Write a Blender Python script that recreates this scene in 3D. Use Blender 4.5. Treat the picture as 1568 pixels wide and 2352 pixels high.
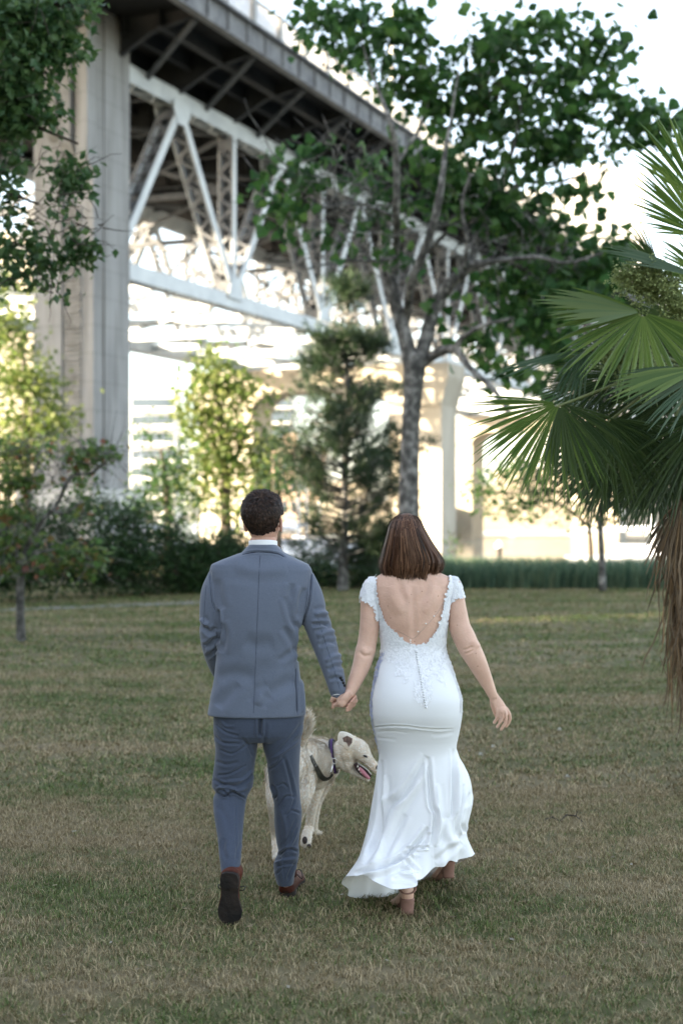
import bpy, bmesh, math, random
import numpy as np
from mathutils import Vector, Matrix, noise
from mathutils.bvhtree import BVHTree
R = math.radians
SC = bpy.context.scene
COL = SC.collection
for o in list(bpy.data.objects): bpy.data.objects.remove(o)

# ---------------- camera, world, sun, exposure ----------------
CAMH = 1.75
FPX = 3266.7           # focal length in units of a 1568 x 2352 picture (50 mm lens, 36 mm tall sensor)
cam_d = bpy.data.cameras.new("camera"); cam = bpy.data.objects.new("camera", cam_d); COL.objects.link(cam)
cam.location = (0, 0, CAMH); cam.rotation_euler = (R(90), 0, 0)
cam_d.sensor_fit = 'VERTICAL'; cam_d.sensor_height = 36; cam_d.sensor_width = 24; cam_d.lens = 50
cam_d.clip_end = 6000; cam_d.clip_start = 0.1
cam_d.dof.use_dof = True; cam_d.dof.focus_distance = 6.4; cam_d.dof.aperture_fstop = 2.0
SC.camera = cam
SC.render.resolution_x = 682; SC.render.resolution_y = 1024
SUN_EL, SUN_AZ = R(14.5), math.atan2(-.93, -.37)      # azimuth from +Y towards +X
w = bpy.data.worlds.new("World"); SC.world = w; w.use_nodes = True
nt = w.node_tree; bg = nt.nodes['Background']
sky = nt.nodes.new('ShaderNodeTexSky'); sky.sky_type = 'NISHITA'; sky.sun_disc = False
sky.sun_elevation = SUN_EL; sky.sun_rotation = SUN_AZ; sky.air_density = 1.0; sky.dust_density = 1.0; sky.ozone_density = 1.0
hs = nt.nodes.new('ShaderNodeHueSaturation'); hs.inputs['Saturation'].default_value = .58
nt.links.new(sky.outputs[0], hs.inputs['Color']); nt.links.new(hs.outputs[0], bg.inputs[0]); bg.inputs[1].default_value = 0.108
sd = bpy.data.lights.new("sun", 'SUN'); sd.energy = 5.0; sd.angle = R(0.6); sd.color = (1.0, .84, .62)
sun = bpy.data.objects.new("sun", sd); COL.objects.link(sun)
sv = Vector((-.93*math.cos(SUN_EL), -.37*math.cos(SUN_EL), math.sin(SUN_EL)))
sun.rotation_euler = sv.to_track_quat('Z', 'Y').to_euler(); sun.location = (-40, -20, 60)
SC.view_settings.view_transform = 'Standard'; SC.view_settings.look = 'None'
SC.view_settings.exposure = 2.85; SC.view_settings.gamma = 1; SC.view_settings.use_curve_mapping = False

# ---------------- helpers ----------------
def P(x, y, Y):
    "a direction of the photograph, at Y metres from the camera, as a point of the place"
    return Vector(((x-784)/FPX*Y, Y, CAMH-(y-1176)/FPX*Y))
def tag(o, label=None, cat=None, group=None, kind=None):
    for k, v in (('label', label), ('category', cat), ('group', group), ('kind', kind)):
        if v: o[k] = v
    return o
def empty(name, loc, label, cat, group=None, rz=0):
    o = bpy.data.objects.new(name, None); COL.objects.link(o); o.location = loc; o.rotation_euler.z = rz
    o.empty_display_size = .3
    return tag(o, label, cat, group)
def link(name, me, mats, parent=None, smooth=False):
    o = bpy.data.objects.new(name, me); COL.objects.link(o)
    if not isinstance(mats, (list, tuple)): mats = [mats]
    me.materials.clear()
    for m in mats: me.materials.append(m)
    if smooth and len(me.polygons): me.polygons.foreach_set('use_smooth', [True]*len(me.polygons))
    if parent is not None:
        o.parent = parent
        o.matrix_parent_inverse = world_of(parent).inverted()
    return o
def world_of(o):
    m = Matrix.LocRotScale(o.location, o.rotation_euler, o.scale)
    if o.parent is not None: m = world_of(o.parent) @ o.matrix_parent_inverse @ m
    return m
def mesh_from(V, F):
    me = bpy.data.meshes.new("m"); me.from_pydata([tuple(v) for v in V], [], F); me.update(); return me
def copy_tree(o, parent=None):
    c = o.copy(); COL.objects.link(c)
    if parent is not None: c.parent = parent
    for ch in [x for x in bpy.data.objects if x.parent == o]: copy_tree(ch, c)
    return c

class MB:
    "collects boxes, bars, tubes and leaves into one mesh"
    def __init__(s): s.V = []; s.F = []; s.M = []; s.mi = 0
    def add(s, V, F):
        b = len(s.V); s.V += [tuple(v) for v in V]; s.F += [tuple(i+b for i in f) for f in F]; s.M += [s.mi]*len(F)
    def box(s, c, d, ax=None):
        "box with centre c, full size d, axes ax"
        c = Vector(c); ax = ax or (Vector((1,0,0)), Vector((0,1,0)), Vector((0,0,1)))
        V = [c+ax[0]*(d[0]/2*i)+ax[1]*(d[1]/2*j)+ax[2]*(d[2]/2*k) for i in (-1,1) for j in (-1,1) for k in (-1,1)]
        s.add(V, [(0,1,3,2),(4,6,7,5),(0,4,5,1),(2,3,7,6),(0,2,6,4),(1,5,7,3)])
    def bar(s, a, b, w, h, side=Vector((0,0,1))):
        "bar from a to b, w across the given side vector, h along it"
        a, b = Vector(a), Vector(b); z = (b-a); L = z.length
        if L < 1e-6: return
        z = z/L; x = side.cross(z)
        if x.length < 1e-4: x = Vector((1,0,0)).cross(z)
        x.normalize(); y = z.cross(x)
        s.box((a+b)/2, (w, h, L), (x, y, z))
    def tube(s, pts, rad, n=8, cap=True):
        pts = [Vector(p) for p in pts]
        if not isinstance(rad, (list, tuple)): rad = [rad]*len(pts)
        V = []; u = None
        for i, p in enumerate(pts):
            t = (pts[min(i+1, len(pts)-1)]-pts[max(i-1, 0)]).normalized()
            if u is None:
                u = t.cross(Vector((0,0,1)));
                if u.length < .2: u = t.cross(Vector((1,0,0)))
            u = (u-t*u.dot(t)).normalized(); v = t.cross(u)
            r = rad[i]; ru, rv = (r if isinstance(r, (tuple, list)) else (r, r))
            for k in range(n):
                a = 2*math.pi*k/n; V.append(p+u*(ru*math.cos(a))+v*(rv*math.sin(a)))
        F = [(i*n+k, i*n+(k+1) % n, (i+1)*n+(k+1) % n, (i+1)*n+k) for i in range(len(pts)-1) for k in range(n)]
        if cap: F += [tuple(range(n-1, -1, -1)), tuple((len(pts)-1)*n+k for k in range(n))]
        s.add(V, F)
    def rings(s, RG, cap=True):
        n = len(RG[0]); V = [p for r in RG for p in r]
        F = [(i*n+k, i*n+(k+1) % n, (i+1)*n+(k+1) % n, (i+1)*n+k) for i in range(len(RG)-1) for k in range(n)]
        if cap: F += [tuple(range(n-1, -1, -1)), tuple((len(RG)-1)*n+k for k in range(n))]
        s.add(V, F)
    def ball(s, c, r, n=10, m=7):
        c = Vector(c); r = r if isinstance(r, (tuple, list)) else (r, r, r)
        RG = []
        for i in range(1, m):
            a = math.pi*i/m
            RG.append([c+Vector((r[0]*math.sin(a)*math.cos(2*math.pi*k/n), r[1]*math.sin(a)*math.sin(2*math.pi*k/n), r[2]*math.cos(a))) for k in range(n)])
        s.rings(RG)
    def build(s, name, mats, parent=None, smooth=False):
        me = mesh_from(s.V, s.F)
        o = link(name, me, mats, parent, smooth)
        if any(s.M): me.polygons.foreach_set('material_index', s.M)
        return o

def mat(name, c1, c2=None, scale=5, rough=.8, bump=0, bscale=None, detail=4, stretch=(1,1,1), c3=None, spec=.3, coord='Object', metal=0, lo=.35, hi=.65, sss=0):
    m = bpy.data.materials.new(name); m.use_nodes = True; t = m.node_tree; b = t.nodes['Principled BSDF']
    b.inputs['Roughness'].default_value = rough; b.inputs['Specular IOR Level'].default_value = spec; b.inputs['Metallic'].default_value = metal
    b.inputs['Base Color'].default_value = (*c1, 1)
    if sss: b.inputs['Subsurface Weight'].default_value = sss; b.inputs['Subsurface Radius'].default_value = (.02, .008, .005); b.inputs['Subsurface Scale'].default_value = .6
    tc = t.nodes.new('ShaderNodeTexCoord'); mp = t.nodes.new('ShaderNodeMapping'); mp.inputs['Scale'].default_value = stretch
    t.links.new(tc.outputs[coord], mp.inputs[0])
    m['mp'] = mp.name
    if c2 is not None:
        n = t.nodes.new('ShaderNodeTexNoise'); n.inputs['Scale'].default_value = scale; n.inputs['Detail'].default_value = detail; n.inputs['Roughness'].default_value = .6
        cr = t.nodes.new('ShaderNodeValToRGB'); cr.color_ramp.elements[0].position = lo; cr.color_ramp.elements[1].position = hi
        cr.color_ramp.elements[0].color = (*c1, 1); cr.color_ramp.elements[1].color = (*c2, 1)
        if c3: e = cr.color_ramp.elements.new((lo+hi)/2); e.color = (*c3, 1)
        t.links.new(mp.outputs[0], n.inputs[0]); t.links.new(n.outputs[0], cr.inputs[0]); t.links.new(cr.outputs[0], b.inputs['Base Color'])
    if bump:
        n2 = t.nodes.new('ShaderNodeTexNoise'); n2.inputs['Scale'].default_value = bscale or scale*3; n2.inputs['Detail'].default_value = 5
        bp = t.nodes.new('ShaderNodeBump'); bp.inputs['Strength'].default_value = bump; bp.inputs['Distance'].default_value = .02
        t.links.new(mp.outputs[0], n2.inputs[0]); t.links.new(n2.outputs[0], bp.inputs['Height']); t.links.new(bp.outputs[0], b.inputs['Normal'])
    return m
def leafmat(name, cols, trans=.45, rough=.5, spec=.3):
    "leaf colours vary from leaf to leaf (random per mesh island); light shines through"
    m = bpy.data.materials.new(name); m.use_nodes = True; t = m.node_tree; b = t.nodes['Principled BSDF']; out = t.nodes['Material Output']
    g = t.nodes.new('ShaderNodeNewGeometry'); cr = t.nodes.new('ShaderNodeValToRGB'); els = cr.color_ramp.elements
    els[0].color = (*cols[0], 1); els[1].color = (*cols[-1], 1)
    for i, c in enumerate(cols[1:-1]): e = els.new((i+1)/(len(cols)-1)); e.color = (*c, 1)
    t.links.new(g.outputs['Random Per Island'], cr.inputs[0]); t.links.new(cr.outputs[0], b.inputs['Base Color'])
    b.inputs['Roughness'].default_value = rough; b.inputs['Specular IOR Level'].default_value = spec
    tr = t.nodes.new('ShaderNodeBsdfTranslucent'); mx = t.nodes.new('ShaderNodeMixShader'); mx.inputs[0].default_value = trans
    hs = t.nodes.new('ShaderNodeHueSaturation'); hs.inputs['Value'].default_value = 1.6; hs.inputs['Hue'].default_value = .5
    t.links.new(cr.outputs[0], hs.inputs['Color']); t.links.new(hs.outputs[0], tr.inputs[0])
    t.links.new(b.outputs[0], mx.inputs[1]); t.links.new(tr.outputs[0], mx.inputs[2]); t.links.new(mx.outputs[0], out.inputs[0])
    return m
def inpoly(x, y, poly):
    c = False; n = len(poly); j = n-1
    for i in range(n):
        xi, yi = poly[i]; xj, yj = poly[j]
        if (yi > y) != (yj > y) and x < (xj-xi)*(y-yi)/(yj-yi)+xi: c = not c
        j = i
    return c
# ---------------- ground, water, far shore ----------------
def sheet(name, pts, z, m, label=None):
    V = [(x, y, z) for x, y in pts]; o = link(name, mesh_from(V, [tuple(range(len(V)))]), m); o['kind'] = 'structure'; return o
def lawn_material(name):
    m = bpy.data.materials.new(name); m.use_nodes = True; t = m.node_tree; b = t.nodes['Principled BSDF']; b.inputs['Roughness'].default_value = .95; b.inputs['Specular IOR Level'].default_value = .1
    g = t.nodes.new('ShaderNodeNewGeometry')
    def nz(scale, det=4):
        mp = t.nodes.new('ShaderNodeMapping'); mp.inputs['Scale'].default_value = (.6, 1.6, 1); n = t.nodes.new('ShaderNodeTexNoise'); n.inputs['Scale'].default_value = scale; n.inputs['Detail'].default_value = det; n.inputs['Roughness'].default_value = .65
        t.links.new(g.outputs['Position'], mp.inputs[0]); t.links.new(mp.outputs[0], n.inputs[0]); return n
    a = nz(.55); f = nz(9, 6)
    cr = t.nodes.new('ShaderNodeValToRGB'); e = cr.color_ramp.elements; e[0].position = .36; e[0].color = (.075, .080, .035, 1); e[1].position = .62; e[1].color = (.17, .14, .085, 1)
    k = e.new(.48); k.color = (.115, .105, .055, 1)
    ad = t.nodes.new('ShaderNodeMath'); ad.operation = 'MULTIPLY_ADD'; ad.inputs[1].default_value = .35
    sb = t.nodes.new('ShaderNodeMath'); sb.operation = 'SUBTRACT'; sb.inputs[1].default_value = .5
    t.links.new(f.outputs[0], sb.inputs[0]); t.links.new(sb.outputs[0], ad.inputs[0]); t.links.new(a.outputs[0], ad.inputs[2])
    t.links.new(ad.outputs[0], cr.inputs[0]); t.links.new(cr.outputs[0], b.inputs['Base Color'])
    return m
M_lawn = lawn_material('lawn')
# lawn: one gently rolling sheet (flat here), reaching past the shore
sheet('ground', [(-400, -200), (400, -200), (400, 39), (8, 40), (-2, 44), (-6, 75), (-60, 90), (-400, 95)], 0, M_lawn)
def water_mat():
    m = mat('water', (.05, .07, .08), rough=.12, spec=.6, bump=.35, bscale=1.2, stretch=(.5, 1.5, 1), coord='Object'); return m
sheet('water', [(-900, 34), (900, 34), (900, 420), (-900, 420)], -1.1, water_mat())
sheet('far_shore', [(-3000, 400), (3000, 400), (3000, 3500), (-3000, 3500)], -.6, mat('far_ground', (.12, .11, .08), (.2, .18, .13), scale=.02))
MB_=MB(); MB_.box((0, 39.6, -.7), (46, 1.2, 1.36)); rk = MB_.build('riverbank', mat('riprap', (.14, .13, .12), (.3, .28, .25), scale=3, bump=1)); rk['kind'] = 'structure'
# path curving behind the left tree
V = []; F = []; pts = []
for i in range(26):
    s = i/25; x = -14+s*12.8; y = 21.2+2.3*math.sin(s*1.9)+s*s*5.2
    pts.append(Vector((x, y, .006)))
for i, p in enumerate(pts):
    t = (pts[min(i+1, 25)]-pts[max(i-1, 0)]).normalized(); nn = Vector((-t.y, t.x, 0))
    V += [p-nn*.32, p+nn*.32]
F = [(2*i, 2*i+2, 2*i+3, 2*i+1) for i in range(25)]
o = link('path', mesh_from(V, F), mat('path_gravel', (.16, .15, .14), (.22, .21, .2), scale=20)); o['kind'] = 'structure'

# ---------------- bridge ----------------
U = Vector((.397, .918, 0)); NV = Vector((.918, -.397, 0)); UP = Vector((0, 0, 1))
def B(p, t, H): return -NV*p+U*t+UP*(H+CAMH)
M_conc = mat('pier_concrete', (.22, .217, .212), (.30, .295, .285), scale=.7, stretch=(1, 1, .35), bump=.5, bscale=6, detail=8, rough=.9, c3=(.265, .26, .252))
def add_courses(m, pitch=.62, dark=.8):
    "pour lines of the board-marked concrete: thin darker horizontal courses"
    t = m.node_tree; b = t.nodes['Principled BSDF']; src = b.inputs['Base Color'].links[0].from_socket
    g = t.nodes.new('ShaderNodeNewGeometry'); sp = t.nodes.new('ShaderNodeSeparateXYZ'); t.links.new(g.outputs['Position'], sp.inputs[0])
    fr = t.nodes.new('ShaderNodeMath'); fr.operation = 'PINGPONG'; fr.inputs[1].default_value = pitch; t.links.new(sp.outputs[2], fr.inputs[0])
    cr = t.nodes.new('ShaderNodeValToRGB'); e = cr.color_ramp.elements; e[0].color = (dark,)*3+(1,); e[0].position = 0; e[1].position = .05; e[1].color = (1, 1, 1, 1)
    n = t.nodes.new('ShaderNodeTexNoise'); n.inputs['Scale'].default_value = 1.2; n.inputs['Detail'].default_value = 6
    mp = t.nodes.new('ShaderNodeMapping'); mp.inputs['Scale'].default_value = (2.5, 2.5, .15); t.links.new(g.outputs['Position'], mp.inputs[0]); t.links.new(mp.outputs[0], n.inputs[0])
    c2 = t.nodes.new('ShaderNodeValToRGB'); e = c2.color_ramp.elements; e[0].color = (.78, .77, .75, 1); e[0].position = .36; e[1].position = .56; e[1].color = (1, 1, 1, 1)
    t.links.new(n.outputs[0], c2.inputs[0])
    t.links.new(fr.outputs[0], cr.inputs[0])
    prev = src
    for c in (cr, c2):
        mx = t.nodes.new('ShaderNodeMix'); mx.data_type = 'RGBA'; mx.blend_type = 'MULTIPLY'; mx.inputs[0].default_value = 1
        t.links.new(prev, mx.inputs[6]); t.links.new(c.outputs[0], mx.inputs[7]); prev = mx.outputs[2]
    t.links.new(prev, b.inputs['Base Color'])
add_courses(M_conc)
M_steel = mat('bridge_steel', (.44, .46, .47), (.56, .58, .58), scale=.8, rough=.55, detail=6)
M_steel_shade = mat('shade_toned_steel', (.10, .106, .118), (.18, .185, .19), scale=1.2, rough=.7, detail=6)  # lacing and flanges: shade under the deck put into a darker steel colour
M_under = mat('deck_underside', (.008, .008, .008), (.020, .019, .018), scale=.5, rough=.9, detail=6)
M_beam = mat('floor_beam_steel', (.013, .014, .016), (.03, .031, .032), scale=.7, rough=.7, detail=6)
M_brace = mat('brace_steel', (.055, .06, .066), (.11, .114, .12), scale=.9, rough=.7)  # shade between the trusses is put into this darker colour
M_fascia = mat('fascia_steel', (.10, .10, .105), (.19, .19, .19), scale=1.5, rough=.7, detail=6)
M_rail = mat('railing_paint', (.24, .24, .235), (.33, .32, .30), scale=2, rough=.6)
T0, PAN, T1 = 54.6, 11.3, 245.0
bridge = empty('bridge', B(42, 100, -CAMH), 'long steel truss bridge with dark deck crossing high above the park on concrete piers', 'bridge')
HT, HB = 20.0, 11.0
PN, PF = 35.0, 50.0
AX = (NV, U, UP)
def member(a, b, w, plate_d=.44, laced=True, name='diagonal', big=1.0):
    "built-up truss member: two plates parallel to the truss joined by flanges and lacing bars"
    m = MB(); z = (b-a).normalized(); L = (b-a).length; y = z.cross(NV).normalized()
    for s in (-1, 1):
        m.mi = 0; m.box((a+b)/2+NV*(s*w), (.045, plate_d, L), (NV, y, z))
        for q in (-1, 1):
            m.mi = 1; m.box((a+b)/2+NV*(s*(w-.085))+y*(q*(plate_d/2-.02)), (.12, .035, L), (NV, y, z))
    if laced:
        k = max(3, int(L/.62)); 
        for q in (-1, 1):
            for i in range(k):
                p0 = a+z*(L*i/k)+y*(q*(plate_d/2+.004)); p1 = a+z*(L*(i+1)/k)+y*(q*(plate_d/2+.004))
                s = 1 if i % 2 else -1
                m.bar(p0+NV*(s*w*.9), p1-NV*(s*w*.9), .17, .02, y)
        for e in (.06, .94):
            m.box(a+z*(L*e)+y*(plate_d/2+.012), (2*w, .02, L*.07), (NV, y, z)); m.box(a+z*(L*e)-y*(plate_d/2+.012), (2*w, .02, L*.07), (NV, y, z))
    return m.build(name, [M_steel, M_steel_shade], bridge)
npan = int((T1-T0)/PAN)
for p, inner in ((PN, -1), (PF, 1)):
    m = MB(); a, b = B(p, T0+.5, HT), B(p, T1, HT)
    for s in (-1, 1): m.bar(a+NV*.38*s, b+NV*.38*s, .06, .78, UP)
    m.bar(a+UP*.395, b+UP*.395, .95, .03, UP)
    for q in range(int((T1-T0)/.95)):
        c = B(p, T0+1+q*.95, HT-.405); m.bar(c-NV*.4+U*(.45 if q % 2 else -.45), c+NV*.4-U*(.45 if q % 2 else -.45), .12, .02, UP)
    m.build('top_chord', M_steel, bridge)
    m = MB(); a, b = B(p, T0+.5, HB), B(p, T1, HB)
    for s in (-1, 1): m.bar(a+NV*.38*s, b+NV*.38*s, .06, .74, UP)
    for q in range(int((T1-T0)/.95)):
        for zz in (-.38, .38):
            c = B(p, T0+1+q*.95, HB+zz); m.bar(c-NV*.4+U*(.45 if q % 2 else -.45), c+NV*.4-U*(.45 if q % 2 else -.45), .12, .02, UP)
    m.build('bottom_chord', M_steel, bridge)
    for i in range(npan):
        tb = T0+i*PAN; tt = tb+PAN/2
        member(B(p, tb, HB+.3), B(p, tt, HT-.35), .46, name='diagonal')
        member(B(p, tt, HT-.35), B(p, tb+PAN, HB+.3), .46, name='diagonal')
        if i: member(B(p, tb, HB+.36), B(p, tb, HT-.38), .42, .4, name='post')
        for tq, H, dz in ((tt, HT-.62, -1), (tb, HB+.6, 1)):
            if tq < T0+1: continue
            g = MB()
            for s in (-1, 1):
                c0 = B(p, tq, H)+NV*(.53*s)
                V = [c0+U*x+UP*(y*dz)+NV*q for q in (-.015, .015) for x, y in ((-.8, -.5), (.8, -.5), (.78, .0), (.42, .62), (-.42, .62), (-.78, .0))]
                g.add(V, [(0,1,2,3,4,5), (6,11,10,9,8,7)]+[(i2, (i2+1) % 6, (i2+1) % 6+6, i2+6) for i2 in range(6)])
            g.build('gusset_plate', M_steel, bridge)
# deck slab, fascia, stringers
PE, PG = 30.5, 54.5; HD = 22.65
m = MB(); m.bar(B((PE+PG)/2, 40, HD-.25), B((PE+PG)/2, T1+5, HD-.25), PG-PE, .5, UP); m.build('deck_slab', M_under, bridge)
for p in (PE, PG):
    s = 1 if p == PE else -1
    m = MB(); m.bar(B(p, 40, HD-.42)+NV*(.1*s), B(p, T1+5, HD-.42)+NV*(.1*s), .18, 1.15, UP)
    m.bar(B(p, 40, HD-1.0)+NV*(.2*s), B(p, T1+5, HD-1.0)+NV*(.2*s), .42, .07, UP); m.bar(B(p, 40, HD+.17)+NV*(.22*s), B(p, T1+5, HD+.17)+NV*(.22*s), .5, .12, UP)
    for q in range(int((T1-40)/1.9)):
        m.box(B(p, 40+q*1.9, HD-.42)+NV*(.24*s), (.12, .09, 1.05), AX)
    m.build('fascia_girder', M_fascia, bridge)
    m = MB()
    m.bar(B(p, 40, HD+1.42)+NV*(.22*s), B(p, T1+5, HD+1.42)+NV*(.22*s), .12, .1, UP); m.bar(B(p, 40, HD+.35)+NV*(.22*s), B(p, T1+5, HD+.35)+NV*(.22*s), .08, .07, UP)
    t = 40.0; k = 0
    while t < (T1 if p == PE else 0):
        if k % 14 == 0: m.box(B(p, t, HD+.84)+NV*(.22*s), (.26, .34, 1.3), AX)
        else: m.box(B(p, t, HD+.88)+NV*(.22*s), (.05, .05, 1.02), AX)
        t += .2; k += 1
    m.build('railing', M_rail, bridge)
for p in (32.2, 34, 36.2, 38.4, 40.6, 42.8, 45, 47.2, 49.2, 51.5, 53.2):
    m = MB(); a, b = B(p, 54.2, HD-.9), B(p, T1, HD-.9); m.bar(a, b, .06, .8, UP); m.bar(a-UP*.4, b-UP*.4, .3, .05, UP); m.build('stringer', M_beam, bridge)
def prism(m, pts, th, t):
    "plate across the bridge at t with outline pts=(p,H)"
    n = len(pts); V = [B(p, t+q, H) for q in (-th/2, th/2) for p, H in pts]
    m.add(V, [tuple(range(n)), tuple(range(2*n-1, n-1, -1))]+[(i, i+n, (i+1) % n+n, (i+1) % n) for i in range(n)])
t = T0; i = 0
while t < T1:
    m = MB(); prism(m, [(PN-.1, HD-.52), (PF+.1, HD-.52), (PF+.1, HD-2.4), (PN-.1, HD-2.4)], .05, t)
    m.bar(B(PN, t, HD-2.4), B(PF, t, HD-2.4), .34, .06, UP)
    for q in range(8): m.box(B(PN+1+q*1.85, t, HD-1.5), (.12, .3, 1.75), AX)
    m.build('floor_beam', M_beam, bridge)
    for pa, pb in ((PN-.15, PE+.15), (PF+.15, PG-.15)):
        m = MB(); prism(m, [(pa, HD-.55), (pb, HD-.55), (pb, HD-.95), ((pa+pb)/2, HD-1.35), (pa, HD-2.45)], .05, t)
        m.bar(B(pa, t, HD-2.45), B((pa+pb)/2, t, HD-1.35), .3, .05, UP); m.bar(B((pa+pb)/2, t, HD-1.35), B(pb, t, HD-.95), .3, .05, UP); m.build('cantilever_bracket', M_beam, bridge)
        m = MB(); m.bar(B(pa, t+2.8, HD-2.5), B(pb, t+.1, HD-1.05), .2, .2, UP); m.build('strut', M_brace, bridge)
    t += PAN/2; i += 1
# bracing between the trusses
for i in range(npan):
    tb = T0+(i+1)*PAN
    m = MB(); m.bar(B(PN, tb, HB), B(PF, tb, HB), .3, .5, UP); m.bar(B(PN, tb-PAN, HB), B(PF, tb, HB), .22, .22, UP); m.bar(B(PF, tb-PAN, HB), B(PN, tb, HB), .22, .22, UP)
    m.bar(B(PN, tb-PAN/2, HB), B(PF, tb-PAN/2, HB), .26, .4, UP)
    m.build('lower_bracing', M_steel, bridge)
    m = MB(); m.bar(B(PN, tb, HT-3.2), B(PF, tb, HT-3.2), .2, .3, UP); m.bar(B(PN, tb, HT-3.2), B((PN+PF)/2, tb, HT-.7), .18, .18, UP); m.bar(B(PF, tb, HT-3.2), B((PN+PF)/2, tb, HT-.7), .18, .18, UP)
    m.bar(B(PN, tb, HB+.3), B((PN+PF)/2, tb, HT-3.2), .16, .16, UP); m.bar(B(PF, tb, HB+.3), B((PN+PF)/2, tb, HT-3.2), .16, .16, UP)
    m.bar(B(PN, tb-PAN, HT-.3), B(PF, tb, HT-.3), .2, .2, UP); m.bar(B(PF, tb-PAN, HT-.3), B(PN, tb, HT-.3), .2, .2, UP)
    m.build('sway_frame', M_brace, bridge)

# near pier: main shaft, right face with pilasters, ribbed hanging corbels high up
pier = empty('bridge_pier', B(36, 54, -CAMH), 'tall shaded grey concrete pier with ribbed top at the left, nearest to the camera', 'bridge pier')
m = MB(); zc = lambda z0, z1: (z0+z1)/2
def pbox(m, p0, p1, t0, t1, h0, h1): m.box(B((p0+p1)/2, (t0+t1)/2, (h0+h1)/2), (p1-p0, t1-t0, h1-h0), AX)
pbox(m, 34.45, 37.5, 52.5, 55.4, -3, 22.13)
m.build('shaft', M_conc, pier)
m = MB(); pbox(m, 34.38, 34.45, 53.3, 55.35, 1.0, 21.9); pbox(m, 36.0, 37.45, 52.36, 52.5, 1.0, 21.9); m.build('pilaster', M_conc, pier)
m = MB()
for k in range(46): pbox(m, 35.05, 35.9, 52.42-.03*(k % 3), 52.5, 2.6+k*.235, 2.6+k*.235+.15)
m.build('rough_strip', mat('rough_concrete', (.14, .135, .125), (.27, .26, .245), scale=2, bump=1, bscale=9), pier)
for k, (p0, p1, hb) in enumerate(((34.28, 34.85, 15.0), (35.1, 35.65, 15.6), (35.9, 36.5, 16.5), (36.75, 37.4, 17.2))):
    m = MB(); t_ = 51.75-.1*(k % 2); pbox(m, p0, p1, t_, 52.45, hb+.4, 21.6)
    c = [B(p, t, h) for p in (p0, p1) for t, h in ((t_, hb+.4), (52.45, hb+.4), (52.45, hb-.35), (52.0, hb-.05))]
    m.add(c, [(0,1,2,3), (7,6,5,4), (0,4,5,1), (1,5,6,2), (2,6,7,3), (3,7,4,0)])
    m.build('ribbed_corbel', M_conc, pier)
m = MB(); pbox(m, 34.0, 38.0, 51.8, 56.0, -3, 1.0)
m.build('footing', mat('footing_concrete', (.42, .41, .39), (.5, .49, .46), scale=1, bump=.3), pier)

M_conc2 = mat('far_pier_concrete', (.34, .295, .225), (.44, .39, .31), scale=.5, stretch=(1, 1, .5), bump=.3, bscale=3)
def arch_pier(t, th, legs, label, hb=HB-.5, depth=2.2):
    root = empty('arched_pier', B(42, t, -CAMH), label, 'bridge pier')
    for a, b in legs:
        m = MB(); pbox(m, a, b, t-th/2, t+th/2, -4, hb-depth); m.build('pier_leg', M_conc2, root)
    a, b = legs[0][0]-.6, legs[-1][1]+.6; ia, ib = legs[0][1], legs[-1][0]
    pts = [(a, hb), (b, hb), (b, hb-1), (legs[-1][1], hb-depth-.8), (ib, hb-depth-.8)]
    r = 2.2
    for k in range(7): an = k/6*math.pi/2; pts.append((ib-r*(1-math.cos(math.pi/2-an+0)) if 0 else ib-r+r*math.cos(an), hb-depth-.8+.8*math.sin(an)*1.6-.0))
    for k in range(7): an = math.pi/2*(1-k/6); pts.append((ia+r-r*math.cos(an), hb-depth-.8+.8*math.sin(an)*1.6))
    pts += [(ia, hb-depth-.8), (legs[0][0], hb-depth-.8), (a, hb-1)]
    m = MB(); prism(m, pts, th+.5, t); m.build('cross_beam', M_conc2, root)
arch_pier(96, 3.2, ((33.2, 37.2), (48, 52.5)), 'arched concrete pier behind the yellow lit tree, second from the left')
arch_pier(150, 4, ((32.5, 37.5), (48.5, 54.5)), 'sunlit arched concrete pier right of the thick tree trunk, partly behind palm leaves', hb=HB-.6)
# lamp post on the bridge
M_pole = mat('pole_paint', (.55, .5, .42), rough=.5)
for k, (t, l) in enumerate(((79.5, 'pale lamp post standing on the bridge railing left of the big tree top'), )):
    root = empty('street_lamp', B(PE+.6, t, HD), l, 'street lamp')
    m = MB(); m.tube([B(PE+.6, t, HD), B(PE+.6, t, HD+5), B(PE+.6, t, HD+9)], [.17, .13, .1], 8); m.build('pole', M_pole, root)
    m = MB(); m.tube([B(PE+.6, t, HD+9), B(PE+1.4, t, HD+9.5), B(PE+3, t, HD+9.6)], [.09, .07, .06], 6); m.build('arm', M_pole, root)
    m = MB(); m.ball(B(PE+3.4, t, HD+9.55), (.45, .2, .12)); m.build('lamp_head', M_pole, root)

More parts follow.
